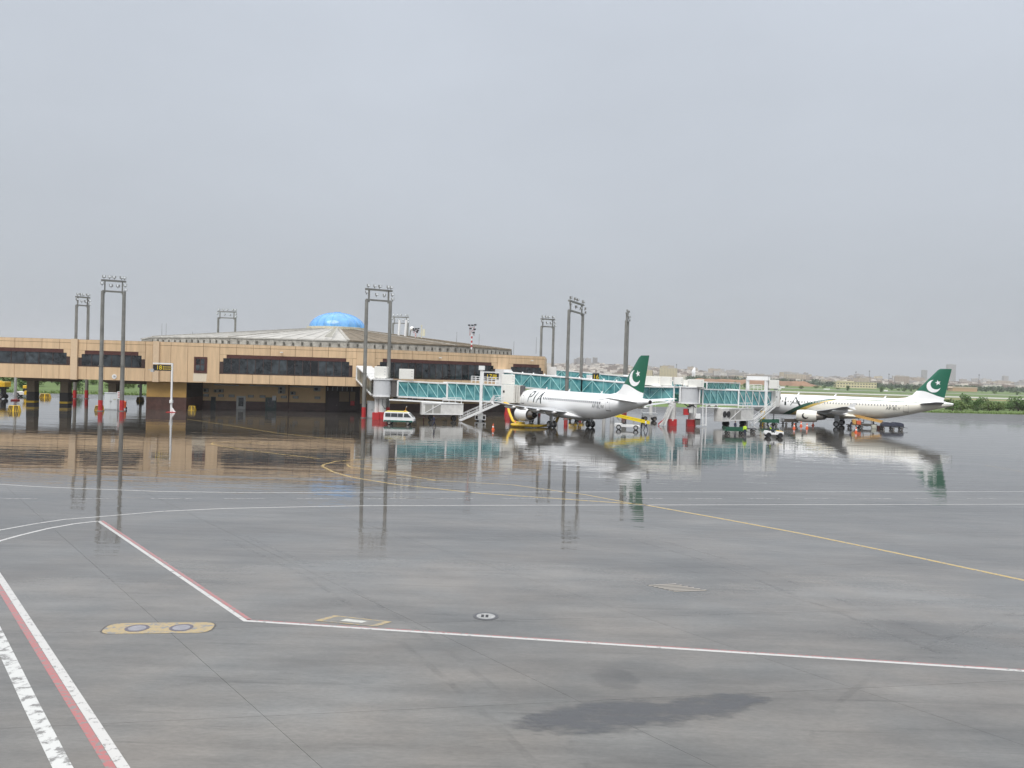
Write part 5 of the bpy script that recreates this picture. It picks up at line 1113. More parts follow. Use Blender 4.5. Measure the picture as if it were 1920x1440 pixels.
# ================================================================= VEHICLES
def wheel(t, x, y, r, w_=.22, rim=METAL):
    b = MB(); b.lathe([(r*.6, -w_/2), (r*.92, -w_/2), (r, -w_*.3), (r, w_*.3), (r*.92, w_/2), (r*.6, w_/2)], (x, y, r), 'Y', 20, cap=False); o = b.build('wheel', RUB, t, smooth=True)
    b = MB(); b.lathe([(.02, -w_*.4), (r*.55, -w_*.42), (r*.62, -w_*.48), (r*.62, w_*.48), (r*.55, w_*.42), (.02, w_*.4)], (x, y, r), 'Y', 14); b.build('rim', rim, o); return o
def van():
    p = G(747, 796.5); t = thing('van', 'white van with yellow roof and green lower stripe beside the jet bridge', 'van', (p.x, p.y+.9, 0), R(-3))
    side = [(-2.35, .45), (2.2, .45), (2.42, .62), (2.42, 1.0), (2.28, 1.22), (1.55, 1.92), (1.2, 2.0), (-2.1, 2.0), (-2.3, 1.85), (-2.38, 1.1)]
    b = MB(); rings = []
    for y, k, zt in ((-.86, .97, .0), (-.84, 1, 0), (.84, 1, 0), (.86, .97, 0)): rings.append([Vector((x*k, y*(1-.07*max(0, z-1.1)), z)) for x, z in side])
    b.loft(rings); bo = b.build('body', WHITE, t, bevel=.05)
    b = MB(); b.side([(-2.2, 1.97), (1.3, 1.97), (1.1, 2.12), (-2.0, 2.12)], -.74, .74); b.build('roof', mat('van_yellow', (.72, .62, .14), .4), t)
    for y in (-.875, .875):
        b = MB(); b.box((.0, y, .58), (4.55, .02, .24)); b.build('side_stripe', mat('van_green', (.02, .12, .09), .4), bo)
        for x0, x1, x2, x3 in ((-2.1, -1.25, -1.25, -2.1), (-1.18, -.15, -.15, -1.18), (-.08, .7, .7, -.08), (.85, 2.0, 1.45, .9)):
            s = 1 if y > 0 else -1; b = MB(); b.add([(x0, y*1.005, 1.22), (x1, y*1.005, 1.22), (x2, y*.955, 1.8), (x3, y*.955, 1.8)], [(0, 1, 2, 3)]); b.build('side_window', mat('van_glass', (.05, .055, .06), .08), bo)
    b = MB(); b.add([(2.32, -.76, 1.24), (2.32, .76, 1.24), (1.62, .7, 1.9), (1.62, -.7, 1.9)], [(0, 1, 2, 3)]); b.build('windscreen', MATS['van_glass'], bo)
    for y in (-.62, .62): b = MB(); b.box((2.41, y, .88), (.06, .35, .2)); b.build('headlight', LAMP, bo)
    for y in (-.7, .7): b = MB(); b.box((-2.38, y, 1.0), (.05, .18, .5)); b.build('tail_light', REDP, bo)
    b = MB(); b.box((2.4, 0, .5), (.16, 1.6, .22)); b.box((-2.38, 0, .5), (.14, 1.6, .22)); b.build('bumper', mat('bumper', (.05, .06, .06), .5), t)
    b = MB(); b.beam((.95, -.3, 2.1), (1.1, -.3, 2.75), .06, .06); b.box((.9, 0, 2.18), (.25, 1.0, .14)); b.build('beacon', mat('amber', (.7, .3, .03), .3), t)
    b = MB(); b.beam((1.1, -.3, 2.75), (1.2, -.3, 2.95), .22, .05); b.build('flag', WHITE, t)
    for x in (-1.45, 1.5):
        for y in (-.78, .78): wheel(t, x, y, .34)
van()
def belt_loader(label, p, rz, beltm, tilt0, tilt1, long=7.0, chassis=WHITE):
    t = thing('belt_loader', label, 'belt loader', p, rz)
    side = [(-2.0, .42), (1.9, .42), (2.05, .62), (2.0, 1.0), (.9, 1.02), (.7, .82), (-1.9, .8), (-2.05, .6)]
    b = MB(); b.side(side, -.8, .8); bo = b.build('chassis', chassis, t, bevel=.04)
    for x in (-1.4, 1.35):
        for y in (-.76, .76): wheel(t, x, y, .4, .26, GREYP)
    a = Vector((-long*.5, -.1, tilt0)); c = Vector((long*.5, -.1, tilt1)); b = MB(); b.beam(a, c, .95, .3); be = b.build('belt', beltm, t); b = MB(); b.beam(a+Vector((0, 0, .17)), c+Vector((0, 0, .17)), .75, .04); b.build('belt_surface', RUB, be)
    for y in (-.52, .32): b = MB(); b.beam(a+Vector((0, y, .25)), c+Vector((0, y, .25)), .08, .2); b.build('side_guard', beltm, be)
    b = MB(); b.beam((1.0, -.1, .9), a.lerp(c, .75), .12, .14); b.beam((-1.0, -.1, .8), a.lerp(c, .35), .12, .14); b.build('lift_arm', GREYP, t)
    b = MB(); b.box((.55, .45, 1.05), (.5, .5, .12)); b.box((.3, .45, 1.35), (.1, .5, .55)); b.build('seat', BLACKP, t); b = MB(); b.cyl((1.0, .45, .95), (.85, .45, 1.45), .03); b.lathe([(.2, 0), (.2, .03)], (.85, .45, 1.45), n=14); b.build('steering_wheel', BLACKP, t)
    b = MB(); b.box((2.04, .5, .75), (.05, .22, .16)); b.box((2.04, -.5, .75), (.05, .22, .16)); b.build('headlight', LAMP, bo)
    return t
p = G(1177, 806); belt_loader('white loader with yellow conveyor rising to the white jet belly', (p.x, p.y+.8, 0), PI-.15, mat('belt_yellow', (.80, .62, .02), .4), 1.15, 2.5, 7.2)
p = G(1082, 790); belt_loader('yellow conveyor loader half hidden beneath the white jet', (p.x, p.y+1, 0), 1.1, YELP, 1.0, 2.2, 6.0, YELP)
def buggy(p, rz):
    t = thing('baggage_tractor', 'small white and yellow baggage tractor carrying a driver', 'tractor', p, rz)
    b = MB(); b.side([(-1.35, .42), (1.35, .42), (1.42, .6), (1.38, .92), (.35, 1.0), (.2, .7), (-.35, .68), (-.5, .98), (-1.3, 1.0), (-1.42, .6)], -.6, .6); bo = b.build('body', WHITE, t, bevel=.05)
    b = MB(); b.side([(.45, 1.0), (1.3, .93), (1.25, 1.0), (.5, 1.08)], -.5, .5); b.build('bonnet_panel', YELP, bo)
    for x in (-.85, .9):
        for y in (-.58, .58): wheel(t, x, y, .38, .26, BLACKP)
    b = MB(); b.box((-.45, 0, .92), (.5, .9, .14)); b.box((-.72, 0, 1.25), (.1, .9, .55)); b.build('seat', BLACKP, t)
    b = MB(); b.cyl((.4, -.1, .95), (.15, -.1, 1.3), .03); b.lathe([(.2, 0), (.2, .03)], (.15, -.1, 1.3), n=14); b.build('steering_wheel', BLACKP, t)
    for y in (-.4, .4): b = MB(); b.box((1.4, y, .78), (.05, .18, .14)); b.build('headlight', LAMP, bo)
    return t
pb = G(1452, 820.5); buggy((pb.x, pb.y+.5, 0), R(-4))
def cart(label, px, py, rz, m, fence=True, L_=3.0, load=None, grp='baggage carts on the apron', w_=1.5):
    p = G(px, py); t = thing('baggage_cart', label, 'baggage cart', (p.x, p.y+.6, 0), rz, grp)
    b = MB(); b.box((0, 0, .62), (L_, w_, .12)); b.build('deck', m, t)
    if fence:
        for x in (-L_/2+.05, L_/2-.05):
            b = MB()
            for z in (.8, 1.0, 1.2): b.box((x, 0, z), (.06, w_, .08))
            for y in (-w_/2+.05, 0, w_/2-.05): b.box((x, y, .92), (.07, .07, .66))
            b.build('end_rail', m, t)
        b = MB(); b.box((0, -w_/2+.02, .95), (L_*.96, .05, .55)); b.build('side_board', m, t)
    b = MB(); b.beam((L_/2, 0, .5), (L_/2+.9, 0, .4), .08, .08); b.build('drawbar', BLACKP, t)
    for x in (-L_*.34, L_*.34):
        for y in (-w_*.42, w_*.42): wheel(t, x, y, .25, .16)
    return t
def bag(label, t_loc, d_, m, rz=0):
    b = MB(); b.box((0, 0, d_[2]/2), d_); o = thing('suitcase', label, 'suitcase', t_loc, rz); b.build('shell', m, o, bevel=.05); b = MB(); b.tube([(-.12, 0, d_[2]), (-.12, 0, d_[2]+.06), (.12, 0, d_[2]+.06), (.12, 0, d_[2])], .015, 5); b.build('handle', BLACKP, o)
cart('dark green baggage cart with end rails next to the man in hi vis', 1379, 815, R(4), GREENP, L_=3.4)
cart('low flat cart hitched behind the man in hi vis', 1405, 811, R(2), BLACKP, False, 2.2)
cart('dark green cart under the cream jet nose beside the yellow post', 1443, 798, R(8), GREENP, L_=3.6); cart('dark cart below the gold swoosh beside traffic cones', 1482, 797, R(10), mat('cart_brown', (.07, .06, .05), .5), L_=3.0)
cart('black covered dolly standing alone beyond the luggage', 1666, 806, R(-5), BLACKP, False, 2.6)
cart('black covered dolly nearest the tail of the cream jet', 1683, 806.5, R(-5), BLACKP, False, 2.4)
for px, L_ in ((1667, 2.4), (1684, 2.2)):
    p = G(px, 806); t = thing('dolly_cover', 'glossy dark tarpaulin over the %s black dolly' % ('wider' if L_ > 2.3 else 'narrower'), 'tarpaulin', (p.x, p.y+.6, .66), R(-5))
    b = MB(); b.side([(-L_/2, .0), (L_/2, .0), (L_*.46, .5), (L_*.2, .72), (-L_*.3, .8), (-L_*.48, .45)], -.7, .7); b.build('sheet', mat('tarp', (.05, .055, .08), .15), t, bevel=.06)
p = G(1628, 803); belt_loader('orange and grey loader serving the cream jet hold', (p.x, p.y+1.2, 0), R(150), mat('belt_orange', (.62, .36, .10), .5), 1.2, 2.4, 6.0, mat('loader_dark', (.08, .07, .06), .5))
cart('low brown cart loaded with bags behind the orange cone', 1606, 803, R(-3), mat('cart_brown', (.07, .06, .05), .5), False, 3.0)
p = G(1606, 803); bag('tan suitcase upright on the low brown cart', (p.x-.3, p.y+.6, .69), (.7, .5, .95), mat('bag_tan', (.55, .33, .10), .6)); bag('orange suitcase on the low brown cart', (p.x+.6, p.y+.6, .69), (.8, .5, .75), mat('bag_orange', (.6, .12, .05), .6))
p = G(1650, 804); bag('maroon bag lying on the ground beside the loader wheel', (p.x, p.y, 0), (1.1, .6, .6), MAROON); bag('pale bundle standing next to the maroon bag', (p.x-1.2, p.y, 0), (.8, .6, .7), mat('bag_pale', (.5, .5, .42), .7))
p = G(1217, 789); t = thing('ground_power_cart', 'pale ground power cart with black wheels beyond the two men', 'power cart', p, R(5))
b = MB(); b.box((0, 0, .95), (2.8, 1.3, .5)); b.box((0, 0, 1.55), (3.0, 1.4, .1)); b.build('body', mat('gpu_grey', (.5, .5, .5), .4), t, bevel=.03); b = MB(); b.beam((-1.4, 0, 1.0), (-1.8, 0, 4.4), .07, .07); b.beam((1.2, 0, 1.6), (1.2, 0, 4.2), .05, .05); b.build('pole', WHITED, t)
for x in (-.95, .95):
    for y in (-.55, .55): wheel(t, x, y, .45, .3)
for px, py, lab in ((1335, 764, 'small white tractor parked beyond the cable duct on open concrete'),):
    p = G(px, py); t = thing('tow_tractor', lab, 'tractor', p, 0); b = MB(); b.side([(-1.6, .35), (1.6, .35), (1.6, .8), (.5, .9), (.2, 1.3), (-.8, 1.3), (-1.0, .9), (-1.6, .85)], -.7, .7); b.build('body', WHITE, t, bevel=.04)
    for x in (-1, 1):
        for y in (-.65, .65): wheel(t, x, y, .36)
# yellow tractor on the left and raised yellow box
p = G(50, 744); t = thing('tow_tractor', 'yellow tow tractor seen under the terminal link beside the white post', 'tractor', (p.x, p.y, 0), R(4))
b = MB(); b.side([(-.2, .5), (2.1, .5), (2.1, 1.35), (.0, 1.4), (-.2, 1.0)], -.85, .85); bo = b.build('body', YELP, t, bevel=.04)
b = MB(); b.side([(-2.6, .45), (-.2, .45), (-.2, 1.1), (-1.6, 1.25), (-2.5, 1.05)], -.8, .8); b.build('hood', WHITED, t, bevel=.05)
b = MB(); b.beam((-.1, -.7, 1.3), (-.1, -.7, 2.0), .08, .08); b.box((-.4, 0, 1.5), (.5, .8, .6)); b.build('seat', BLACKP, t); b = MB(); b.box((-.3, 0, 2.25), (.8, .9, .7)); b.build('light_box', YELP, t, bevel=.1)
for x in (-1.7, 1.3):
    for y in (-.8, .8): wheel(t, x, y, .48, .3)
p = AT(-20, 719, 172); t = thing('raised_yellow_box', 'raised yellow box body parked behind the terminal link at its near end', 'truck', (p.x, 172, 0))  # raised yellow boxes on a black wheeled frame, exact type unknown
b = MB(); b.box((-1.0, 0, 3.2), (6.4, 2.3, 1.25)); b.build('long_box', YELP, t, bevel=.15); b = MB(); b.box((3.2, 0, 3.1), (1.5, 2.2, 1.1)); b.build('cab', YELP, t, bevel=.1); b = MB(); b.box((-.3, 0, 2.3), (8, 1.6, .4)); b.box((-3.2, 0, 1.2), (.4, 1.4, 2.0)); b.box((3.0, 0, 1.2), (.4, 1.4, 2.0)); b.build('frame', BLACKP, t)
for x in (-3.2, 3.0):
    for y in (-.9, .9): wheel(t, x, y, .52, .3)
# yellow air hose
t = thing('air_hose', 'fat yellow ribbed air hose running from jet bridge to the white jet', 'hose', (-.5, 141, 0), world=True)
H0 = [Vector((-1.4, 143.2, 3.3)), Vector((-.6, 142.0, 3.1)), Vector((-.45, 140.5, 2.2)), Vector((.1, 138.2, 1.0)), Vector((.6, 136.5, .42)), Vector((2.2, 135.0, .32)), G(960, 800)+Vector((0, 0, .3)), G(1000, 802)+Vector((0, 0, .3)), G(1026, 801)+Vector((0, 0, .3)), Vector((7.3, 133.6, .7)), Vector((7.8, 134.4, 1.55))]
def cat(P, n=6):
    out = []
    for i in range(len(P)-1):
        p0, p1, p2, p3 = P[max(0, i-1)], P[i], P[i+1], P[min(len(P)-1, i+2)]
        for k in range(n):
            t_ = k/n; out.append(.5*((2*p1)+(p2-p0)*t_+(2*p0-5*p1+4*p2-p3)*t_*t_+(3*p1-p0-3*p2+p3)*t_**3))
    return out+[P[-1]]
b = MB(); pts = cat(H0, 9); rings = []
for i, p in enumerate(pts):
    d = (pts[min(i+1, len(pts)-1)]-pts[max(i-1, 0)]).normalized(); x = d.cross(Vector((0, 0, 1))).normalized() if abs(d.z) < .97 else Vector((1, 0, 0)); y = x.cross(d); r = .25 if i % 2 else .20
    rings.append([p+(x*math.cos(2*PI*k/12)+y*math.sin(2*PI*k/12))*r for k in range(12)])
b.loft(rings); b.build('hose', YELP, t, smooth=True)
# traffic cones
def cone(label, px, py):
    p = G(px, py); t = thing('traffic_cone', label, 'traffic cone', p, random.random(), 'orange traffic cones')
    b = MB(); b.box((0, 0, .03), (.5, .5, .06)); b.build('base', ORANGE, t); b = MB(); b.lathe([(.2, .06), (.04, .95), (.03, .97)], (0, 0, 0), n=16); c = b.build('cone', ORANGE, t, smooth=True); b = MB(); b.lathe([(.152, .4), (.118, .58)], (0, 0, 0), n=16, cap=False); b.build('band', WHITE, c)
for lab, px, py in (('orange cone in front of the lift column guard by the hose bend', 924.5, 806), ('orange cone against the yellow hose under the engine', 966, 799), ('orange cone on the open side of the dark cart under the gold swoosh', 1489, 803.5), ('orange cone below the cream engine front', 1502, 799), ('orange cone directly beneath the cream engine nacelle', 1513, 803), ('orange cone behind the cream engine nacelle', 1524.5, 798), ('orange cone before the low cart of luggage', 1605, 811)): cone(lab, px, py)
for lab, P in (('white and red pylon sleeve standing beyond the engine and hose', G(952, 778)),):
    t = thing('marker_sleeve', lab, 'marker', P); b = MB(); b.lathe([(.75, 0), (.45, 1.9)], (0, 0, 0), n=16); b.build('skirt', REDP, t); b = MB(); b.lathe([(.42, 1.9), (.4, 2.7)], (0, 0, 0), n=16); b.build('collar', WHITE, t)

# ================================================================= PEOPLE
def person(label, p, rz, shirt, trousers, pose='stand', vest=None, scale=1.0):
    bm = bmesh.new(); ly = bm.verts.layers.skin.verify(); V = {}
    def v(n, co, r, par=None, r2=None):
        V[n] = bm.verts.new(co); V[n][ly].radius = (r, r2 or r)
        if par: bm.edges.new((V[par], V[n]))
    if pose == 'sit':
        v('pel', (0, 0, .12), .15, None, .12); v('wai', (-.04, 0, .3), .135, 'pel', .11); v('che', (-.05, 0, .52), .165, 'wai', .115); v('nec', (-.02, 0, .68), .06, 'che'); v('chi', (.02, 0, .74), .075, 'nec'); v('hea', (.0, 0, .86), .098, 'chi'); v('crn', (0, 0, .94), .075, 'hea')
        for s in (-1, 1):
            n = str(s); v('sh'+n, (-.03, s*.19, .58), .07, 'che'); v('el'+n, (.14, s*.25, .36), .05, 'sh'+n); v('wr'+n, (.38, s*.18, .42), .035, 'el'+n); v('ha'+n, (.47, s*.15, .44), .04, 'wr'+n)
            v('hi'+n, (.04, s*.1, .08), .105, 'pel'); v('kn'+n, (.45, s*.13, .12), .075, 'hi'+n); v('an'+n, (.52, s*.13, -.28), .05, 'kn'+n); v('to'+n, (.68, s*.14, -.33), .04, 'an'+n)
    else:
        st = .16 if pose == 'walk' else .03; ln = .06 if pose == 'walk' else 0; bend = .25 if pose == 'push' else 0
        v('pel', (0, 0, .95), .145, None, .115); v('wai', (.02+bend*.3, 0, 1.1), .13, 'pel', .105); v('che', (ln+bend*.7, 0, 1.34), .165, 'wai', .115); v('nec', (ln+.01+bend, 0, 1.5), .058, 'che'); v('chi', (ln+.04+bend*1.1, 0, 1.56), .07, 'nec'); v('hea', (ln+.02+bend*1.15, 0, 1.67), .098, 'chi'); v('crn', (ln+.01+bend*1.15, 0, 1.75), .075, 'hea')
        for s in (-1, 1):
            n = str(s); sw = st*s
            v('sh'+n, (ln+bend*.75, s*.2, 1.42), .068, 'che'); 
            if pose == 'push': v('el'+n, (ln+.4, s*.24, 1.22), .048, 'sh'+n); v('wr'+n, (ln+.62, s*.2, 1.15), .034, 'el'+n); v('ha'+n, (ln+.7, s*.18, 1.15), .04, 'wr'+n)
            else: v('el'+n, (ln-sw*.4, s*.26, 1.14), .048, 'sh'+n); v('wr'+n, (ln+.08-sw*.9, s*.27, .90), .034, 'el'+n); v('ha'+n, (ln+.11-sw, s*.265, .80), .042, 'wr'+n, .022)
            v('hi'+n, (0, s*.09, .88), .105, 'pel'); v('kn'+n, (.04+sw*.9, s*.1, .49), .07, 'hi'+n); v('an'+n, (-.02+sw*1.8, s*.1, .09), .045, 'kn'+n); v('to'+n, (.15+sw*1.8, s*.115, .04), .04, 'an'+n)
    V['pel'][ly].use_root = True
    me0 = bpy.data.meshes.new('tmp'); bm.to_mesh(me0); bm.free(); o0 = bpy.data.objects.new('tmp', me0); COL.objects.link(o0)
    o0.modifiers.new('skin', 'SKIN'); ss_ = o0.modifiers.new('sub', 'SUBSURF'); ss_.levels = 1; ss_.render_levels = 1
    dg = bpy.context.evaluated_depsgraph_get(); me = bpy.data.meshes.new_from_object(o0.evaluated_get(dg)); bpy.data.objects.remove(o0); bpy.data.meshes.remove(me0)
    me.name = 'body'; me.materials.clear()
    for m in (trousers, shirt, SKIN, RUB): me.materials.append(m)
    sit = pose == 'sit'; zh = .70 if sit else 1.50; zw = .22 if sit else 1.0
    for q in me.polygons:
        c = q.center; arm = abs(c.y) > .17
        if c.z > zh: k = 2
        elif sit: k = 2 if c.x > .41 and c.z > .34 else (1 if c.z > zw else (3 if c.z < -.25 else 0))
        elif arm and c.z < .88: k = 2
        elif pose == 'push' and c.x > .58 and c.z > .9: k = 2
        else: k = 1 if c.z > zw or (arm and c.z > .85) else (3 if c.z < .09 else 0)
        q.material_index = k; q.use_smooth = True
    t = thing('person', label, 'person', p, rz); t.scale = (scale,)*3
    o = bpy.data.objects.new('body', me); COL.objects.link(o); o.parent = t
    hx = (0, .88) if sit else ((.05 if pose == 'walk' else .01)+(.28 if pose == 'push' else 0), 1.70)
    b = MB(); b.lathe([(.105, -.01), (.112, .05), (.09, .10), (.04, .125), (.01, .13)], (hx[0]-.012, 0, hx[1]), n=14); b.build('hair', HAIR, t, smooth=True)
    b = MB(); b.lathe([(.01, 0), (.022, -.03), (.012, -.06)], (hx[0]+.095, 0, hx[1]-.0), n=8); b.build('nose', SKIN, t)
    if vest:
        z0, z1 = (.26, .6) if sit else (1.02, 1.44); x0 = -.04 if sit else .02+(.06 if pose == 'walk' else 0)+(.1 if pose == 'push' else 0); b = MB(); n = 18
        b.loft([[Vector((x0+bx_+r1*math.cos(2*PI*i/n), r2*math.sin(2*PI*i/n), z)) for i in range(n)] for z, r1, r2, bx_ in ((z0, .155, .18, 0), ((z0+z1)/2, .165, .205, .0), (z1, .13, .17, .0))], cap=False); b.build('vest', vest, t, smooth=True)
    return t
person('person in dark navy clothes walking beside the white air unit', G(814, 800), R(200), NAVY, NAVY, 'walk')
person('person in yellow shirt standing at the conveyor foot', G(1202.5, 806), R(160), YSHIRT, NAVY, 'stand')
person('person in pale blue shirt and dark trousers beside the conveyor foot', G(1211, 807), R(150), SHIRT, NAVY, 'walk')
person('person in navy jacket standing behind the green cart', G(1387.5, 812)+Vector((0, 3.0, 0)), R(-60), NAVY, NAVY, 'stand')
person('person in lime hi vis vest at the end of the green cart', G(1396.5, 817), R(-100), HIVIS, NAVY, 'stand', HIVIS)
person('driver in dark clothes and hi vis vest seated on the white tractor', (pb.x-.42, pb.y+.5, 1.0), R(-4), NAVY, NAVY, 'sit', HIVIS)
person('person in dark clothes standing by the cream jet wheels', G(1594, 806.5), R(10), NAVY, NAVY, 'push')
person('person in pale shirt beside the orange loader', G(1646, 803.5)+Vector((0, 2, 0)), R(180), SHIRT, NAVY, 'stand')

# ================================================================= VEGETATION AND CITY
def foliage(mb, c, rx, ry, rz_, n, size):
    c = Vector(c)
    for _ in range(n):
        while True:
            q = Vector((random.uniform(-1, 1), random.uniform(-1, 1), random.uniform(-1, 1)))
            if .25 < q.length < 1: break
        p = c+Vector((q.x*rx, q.y*ry, q.z*rz_)); a = Vector((random.gauss(0, 1), random.gauss(0, 1), random.gauss(0, 1))).normalized(); d = a.cross(Vector((random.gauss(0, 1), random.gauss(0, 1), random.gauss(0, 1)))).normalized(); s = size*random.uniform(.6, 1.3)
        mb.add([p-a*s, p+d*s*.6, p+a*s, p-d*s*.6], [(0, 1, 2, 3)])
def bush_mesh(kind, seed):
    random.seed(seed); b = MB()
    for _ in range(9):
        a = random.uniform(0, 2*PI); r = random.uniform(0, 1.3); h = random.uniform(.5, 2.6 if kind == 0 else 1.4); foliage(b, (r*math.cos(a), r*math.sin(a), h), random.uniform(.5, 1.0), random.uniform(.5, 1.0), random.uniform(.4, .9), 90, .16)
    st = MB()
    for _ in range(6):
        a = random.uniform(0, 2*PI); st.cyl((0, 0, 0), (math.cos(a)*.9, math.sin(a)*.9, random.uniform(1.2, 2.2)), .06, .02, 6)
    return b.mesh('foliage', LEAF if kind == 0 else LEAFL), st.mesh('stem', BARK)
BM = [bush_mesh(k % 2, 20+k) for k in range(4)]
random.seed(11)
def bush(px, py, Y, sc, k, lab, grp):
    lab = lab % ('%s %s' % ('tall' if sc > 1.35 else 'low', 'dark' if k % 2 == 0 else 'pale'))
    p = G(px, py) if Y is None else Vector((AT(px, 700, Y).x, Y, -.05))
    t = thing('bush', lab, 'bush', p, random.uniform(0, 6), grp); t.scale = (sc*random.uniform(.9, 1.3), sc*random.uniform(.9, 1.3), sc)
    inst(BM[k][0], 'crown', (0, 0, 0), t); inst(BM[k][1], 'trunk', (0, 0, 0), t)
for i in range(46):
    px = 1776+i*5.0+random.uniform(-4, 4); Y = FE(149)+random.uniform(18, 48)+(px-1776)*.16
    bush(px, 0, Y, random.uniform(.8, 1.4) if i % 4 else random.uniform(1.4, 1.9), random.randrange(4), '%s leafy bush in the row along the wet apron edge', 'bushes along the apron edge')
for i in range(26):
    px = random.uniform(-60, 275); Y = random.uniform(225, 300); bush(px, 0, Y, random.uniform(.8, 1.8), random.randrange(4), '%s green bush on the bank seen beneath the terminal link', 'bushes beneath the terminal link')
for i in range(34):
    px = random.uniform(1310, 1920); Y = random.uniform(700, 1050); bush(px, 0, Y, random.uniform(.8, 1.8), random.randrange(4), '%s small shrub scattered on the far airfield grass', 'shrubs on the far grass')
# grass bank tufts along the apron edge
g = MB(); random.seed(3)
for i in range(7000):
    x = random.uniform(95, 330); y = FE(x)+abs(random.gauss(0, 7)); h = random.uniform(.15, .6); a = random.uniform(0, PI); d = Vector((math.cos(a), math.sin(a), 0))*.12; p = Vector((x, y, -.06)); g.add([p-d, p+d, p+Vector((random.uniform(-.1, .1), random.uniform(-.1, .1), h))], [(0, 1, 2)])
for i in range(4000):
    x = random.uniform(-210, -60); y = FE(x)+abs(random.gauss(0, 8)); h = random.uniform(.15, .7); a = random.uniform(0, PI); d = Vector((math.cos(a), math.sin(a), 0))*.12; p = Vector((x, y, -.06)); g.add([p-d, p+d, p+Vector((0, 0, h))], [(0, 1, 2)])
tag(g.build('rough_grass', LEAFL), 'rough grass verge along the far edge of the apron', 'grass', kind='stuff')
# far tree belt
g = MB(); random.seed(5)
for i in range(420):
    px = random.uniform(1290, 1960); Y = random.uniform(1150, 1900)
    if px < 1540 and Y < 1330: Y += 260
    x = AT(px, 700, Y).x; h = random.uniform(4, 9) if px > 1540 else random.uniform(6, 13); r = random.uniform(5, 11)
    foliage(g, (x, Y, h*.5), r, r*.7, h*.55, 46, 1.5)
tag(g.build('tree_belt', LEAFD), 'belt of dark trees between the airfield and the city', 'trees', kind='stuff')
# earth embankment
EARTH = mat('red_earth', (.26, .15, .09), .95, var=.35, vscale=.06, bump=.4, bscale=.2)
b = MB(); random.seed(9); rings = []
for i in range(41):
    px = 1275+i*6.6; Y = 1235; x = AT(px, 700, Y).x; e_ = min(1, i/5, (40-i)/5); h = (7.4+random.uniform(-.7, .7))*e_
    rings.append([Vector((x, Y-16, -.1)), Vector((x, Y-9, h*.72)), Vector((x, Y-3, h)), Vector((x, Y+8, h*.95)), Vector((x, Y+20, -.1))])
b.loft(rings, close=False, cap=False); struct('earth_embankment', b, EARTH)
# city hillside
HILL = mat('hill_scrub', (.20, .17, .13), .95, var=.35, vscale=.01, coords='World')
b = MB(); rings = []
def hill(x, y): return max(0, min(1, (y-2300)/900))*(30*max(0, 1-abs(x-330)/650)+12)
for j in range(12):
    y = 2200+j*180; rings.append([Vector((x, y, hill(x, y)-.3)) for x in range(-3000, 5001, 200)])
b.loft(rings, close=False, cap=False); struct('hillside', b, HILL)
def city_mat(name, c, dk, sw_, sh):
    m = bpy.data.materials.new(name); m.use_nodes = True; t = m.node_tree; bs = t.nodes['Principled BSDF']; l = t.links.new; bs.inputs['Roughness'].default_value = .8
    tcn = N(t, 'ShaderNodeTexCoord'); sp = N(t, 'ShaderNodeSeparateXYZ'); l(tcn.outputs['Object'], sp.inputs[0])
    def stripe(o, per, duty):
        a = N(t, 'ShaderNodeMath', operation='ADD'); l(o, a.inputs[0]); a.inputs[1].default_value = 1000
        d_ = N(t, 'ShaderNodeMath', operation='DIVIDE'); l(a.outputs[0], d_.inputs[0]); d_.inputs[1].default_value = per
        fr = N(t, 'ShaderNodeMath', operation='FRACT'); l(d_.outputs[0], fr.inputs[0]); g_ = N(t, 'ShaderNodeMath', operation='LESS_THAN'); l(fr.outputs[0], g_.inputs[0]); g_.inputs[1].default_value = duty; return g_.outputs[0]
    xy = N(t, 'ShaderNodeMath', operation='ADD'); l(sp.outputs['X'], xy.inputs[0]); l(sp.outputs['Y'], xy.inputs[1])
    mu = N(t, 'ShaderNodeMath', operation='MULTIPLY'); l(stripe(xy.outputs[0], sw_, .5), mu.inputs[0]); l(stripe(sp.outputs['Z'], sh, .5), mu.inputs[1])
    oi = N(t, 'ShaderNodeObjectInfo'); mrn = N(t, 'ShaderNodeMapRange'); l(oi.outputs['Random'], mrn.inputs['Value']); mrn.inputs['To Min'].default_value = .62; mrn.inputs['To Max'].default_value = 1.15
    sc = N(t, 'ShaderNodeVectorMath', operation='SCALE'); sc.inputs[0].default_value = c; l(mrn.outputs[0], sc.inputs['Scale'])
    x = N(t, 'ShaderNodeMix', data_type='RGBA'); l(mu.outputs[0], x.inputs['Factor']); l(sc.outputs[0], x.inputs['A']); x.inputs['B'].default_value = (*dk, 1); l(x.outputs['Result'], bs.inputs['Base Color']); return m
CM = [city_mat('city_white', (.60, .58, .54), (.16, .15, .14), 3.6, 3.2), city_mat('city_tan', (.48, .40, .30), (.15, .12, .10), 4.2, 3.4), city_mat('city_grey', (.38, .36, .34), (.12, .11, .11), 3.4, 3.1), city_mat('city_cream', (.66, .56, .36), (.22, .18, .12), 3.8, 3.2)]
def block_mesh(seed, m):
    random.seed(seed); b = MB(); b.box((0, 0, .5), (1, 1, 1)); b.box((random.uniform(-.3, .3), random.uniform(-.3, .3), 1.05), (.3, .3, .12)); b.box((random.uniform(-.35, .35), .1, 1.03), (.12, .16, .08)); return b
random.seed(21)
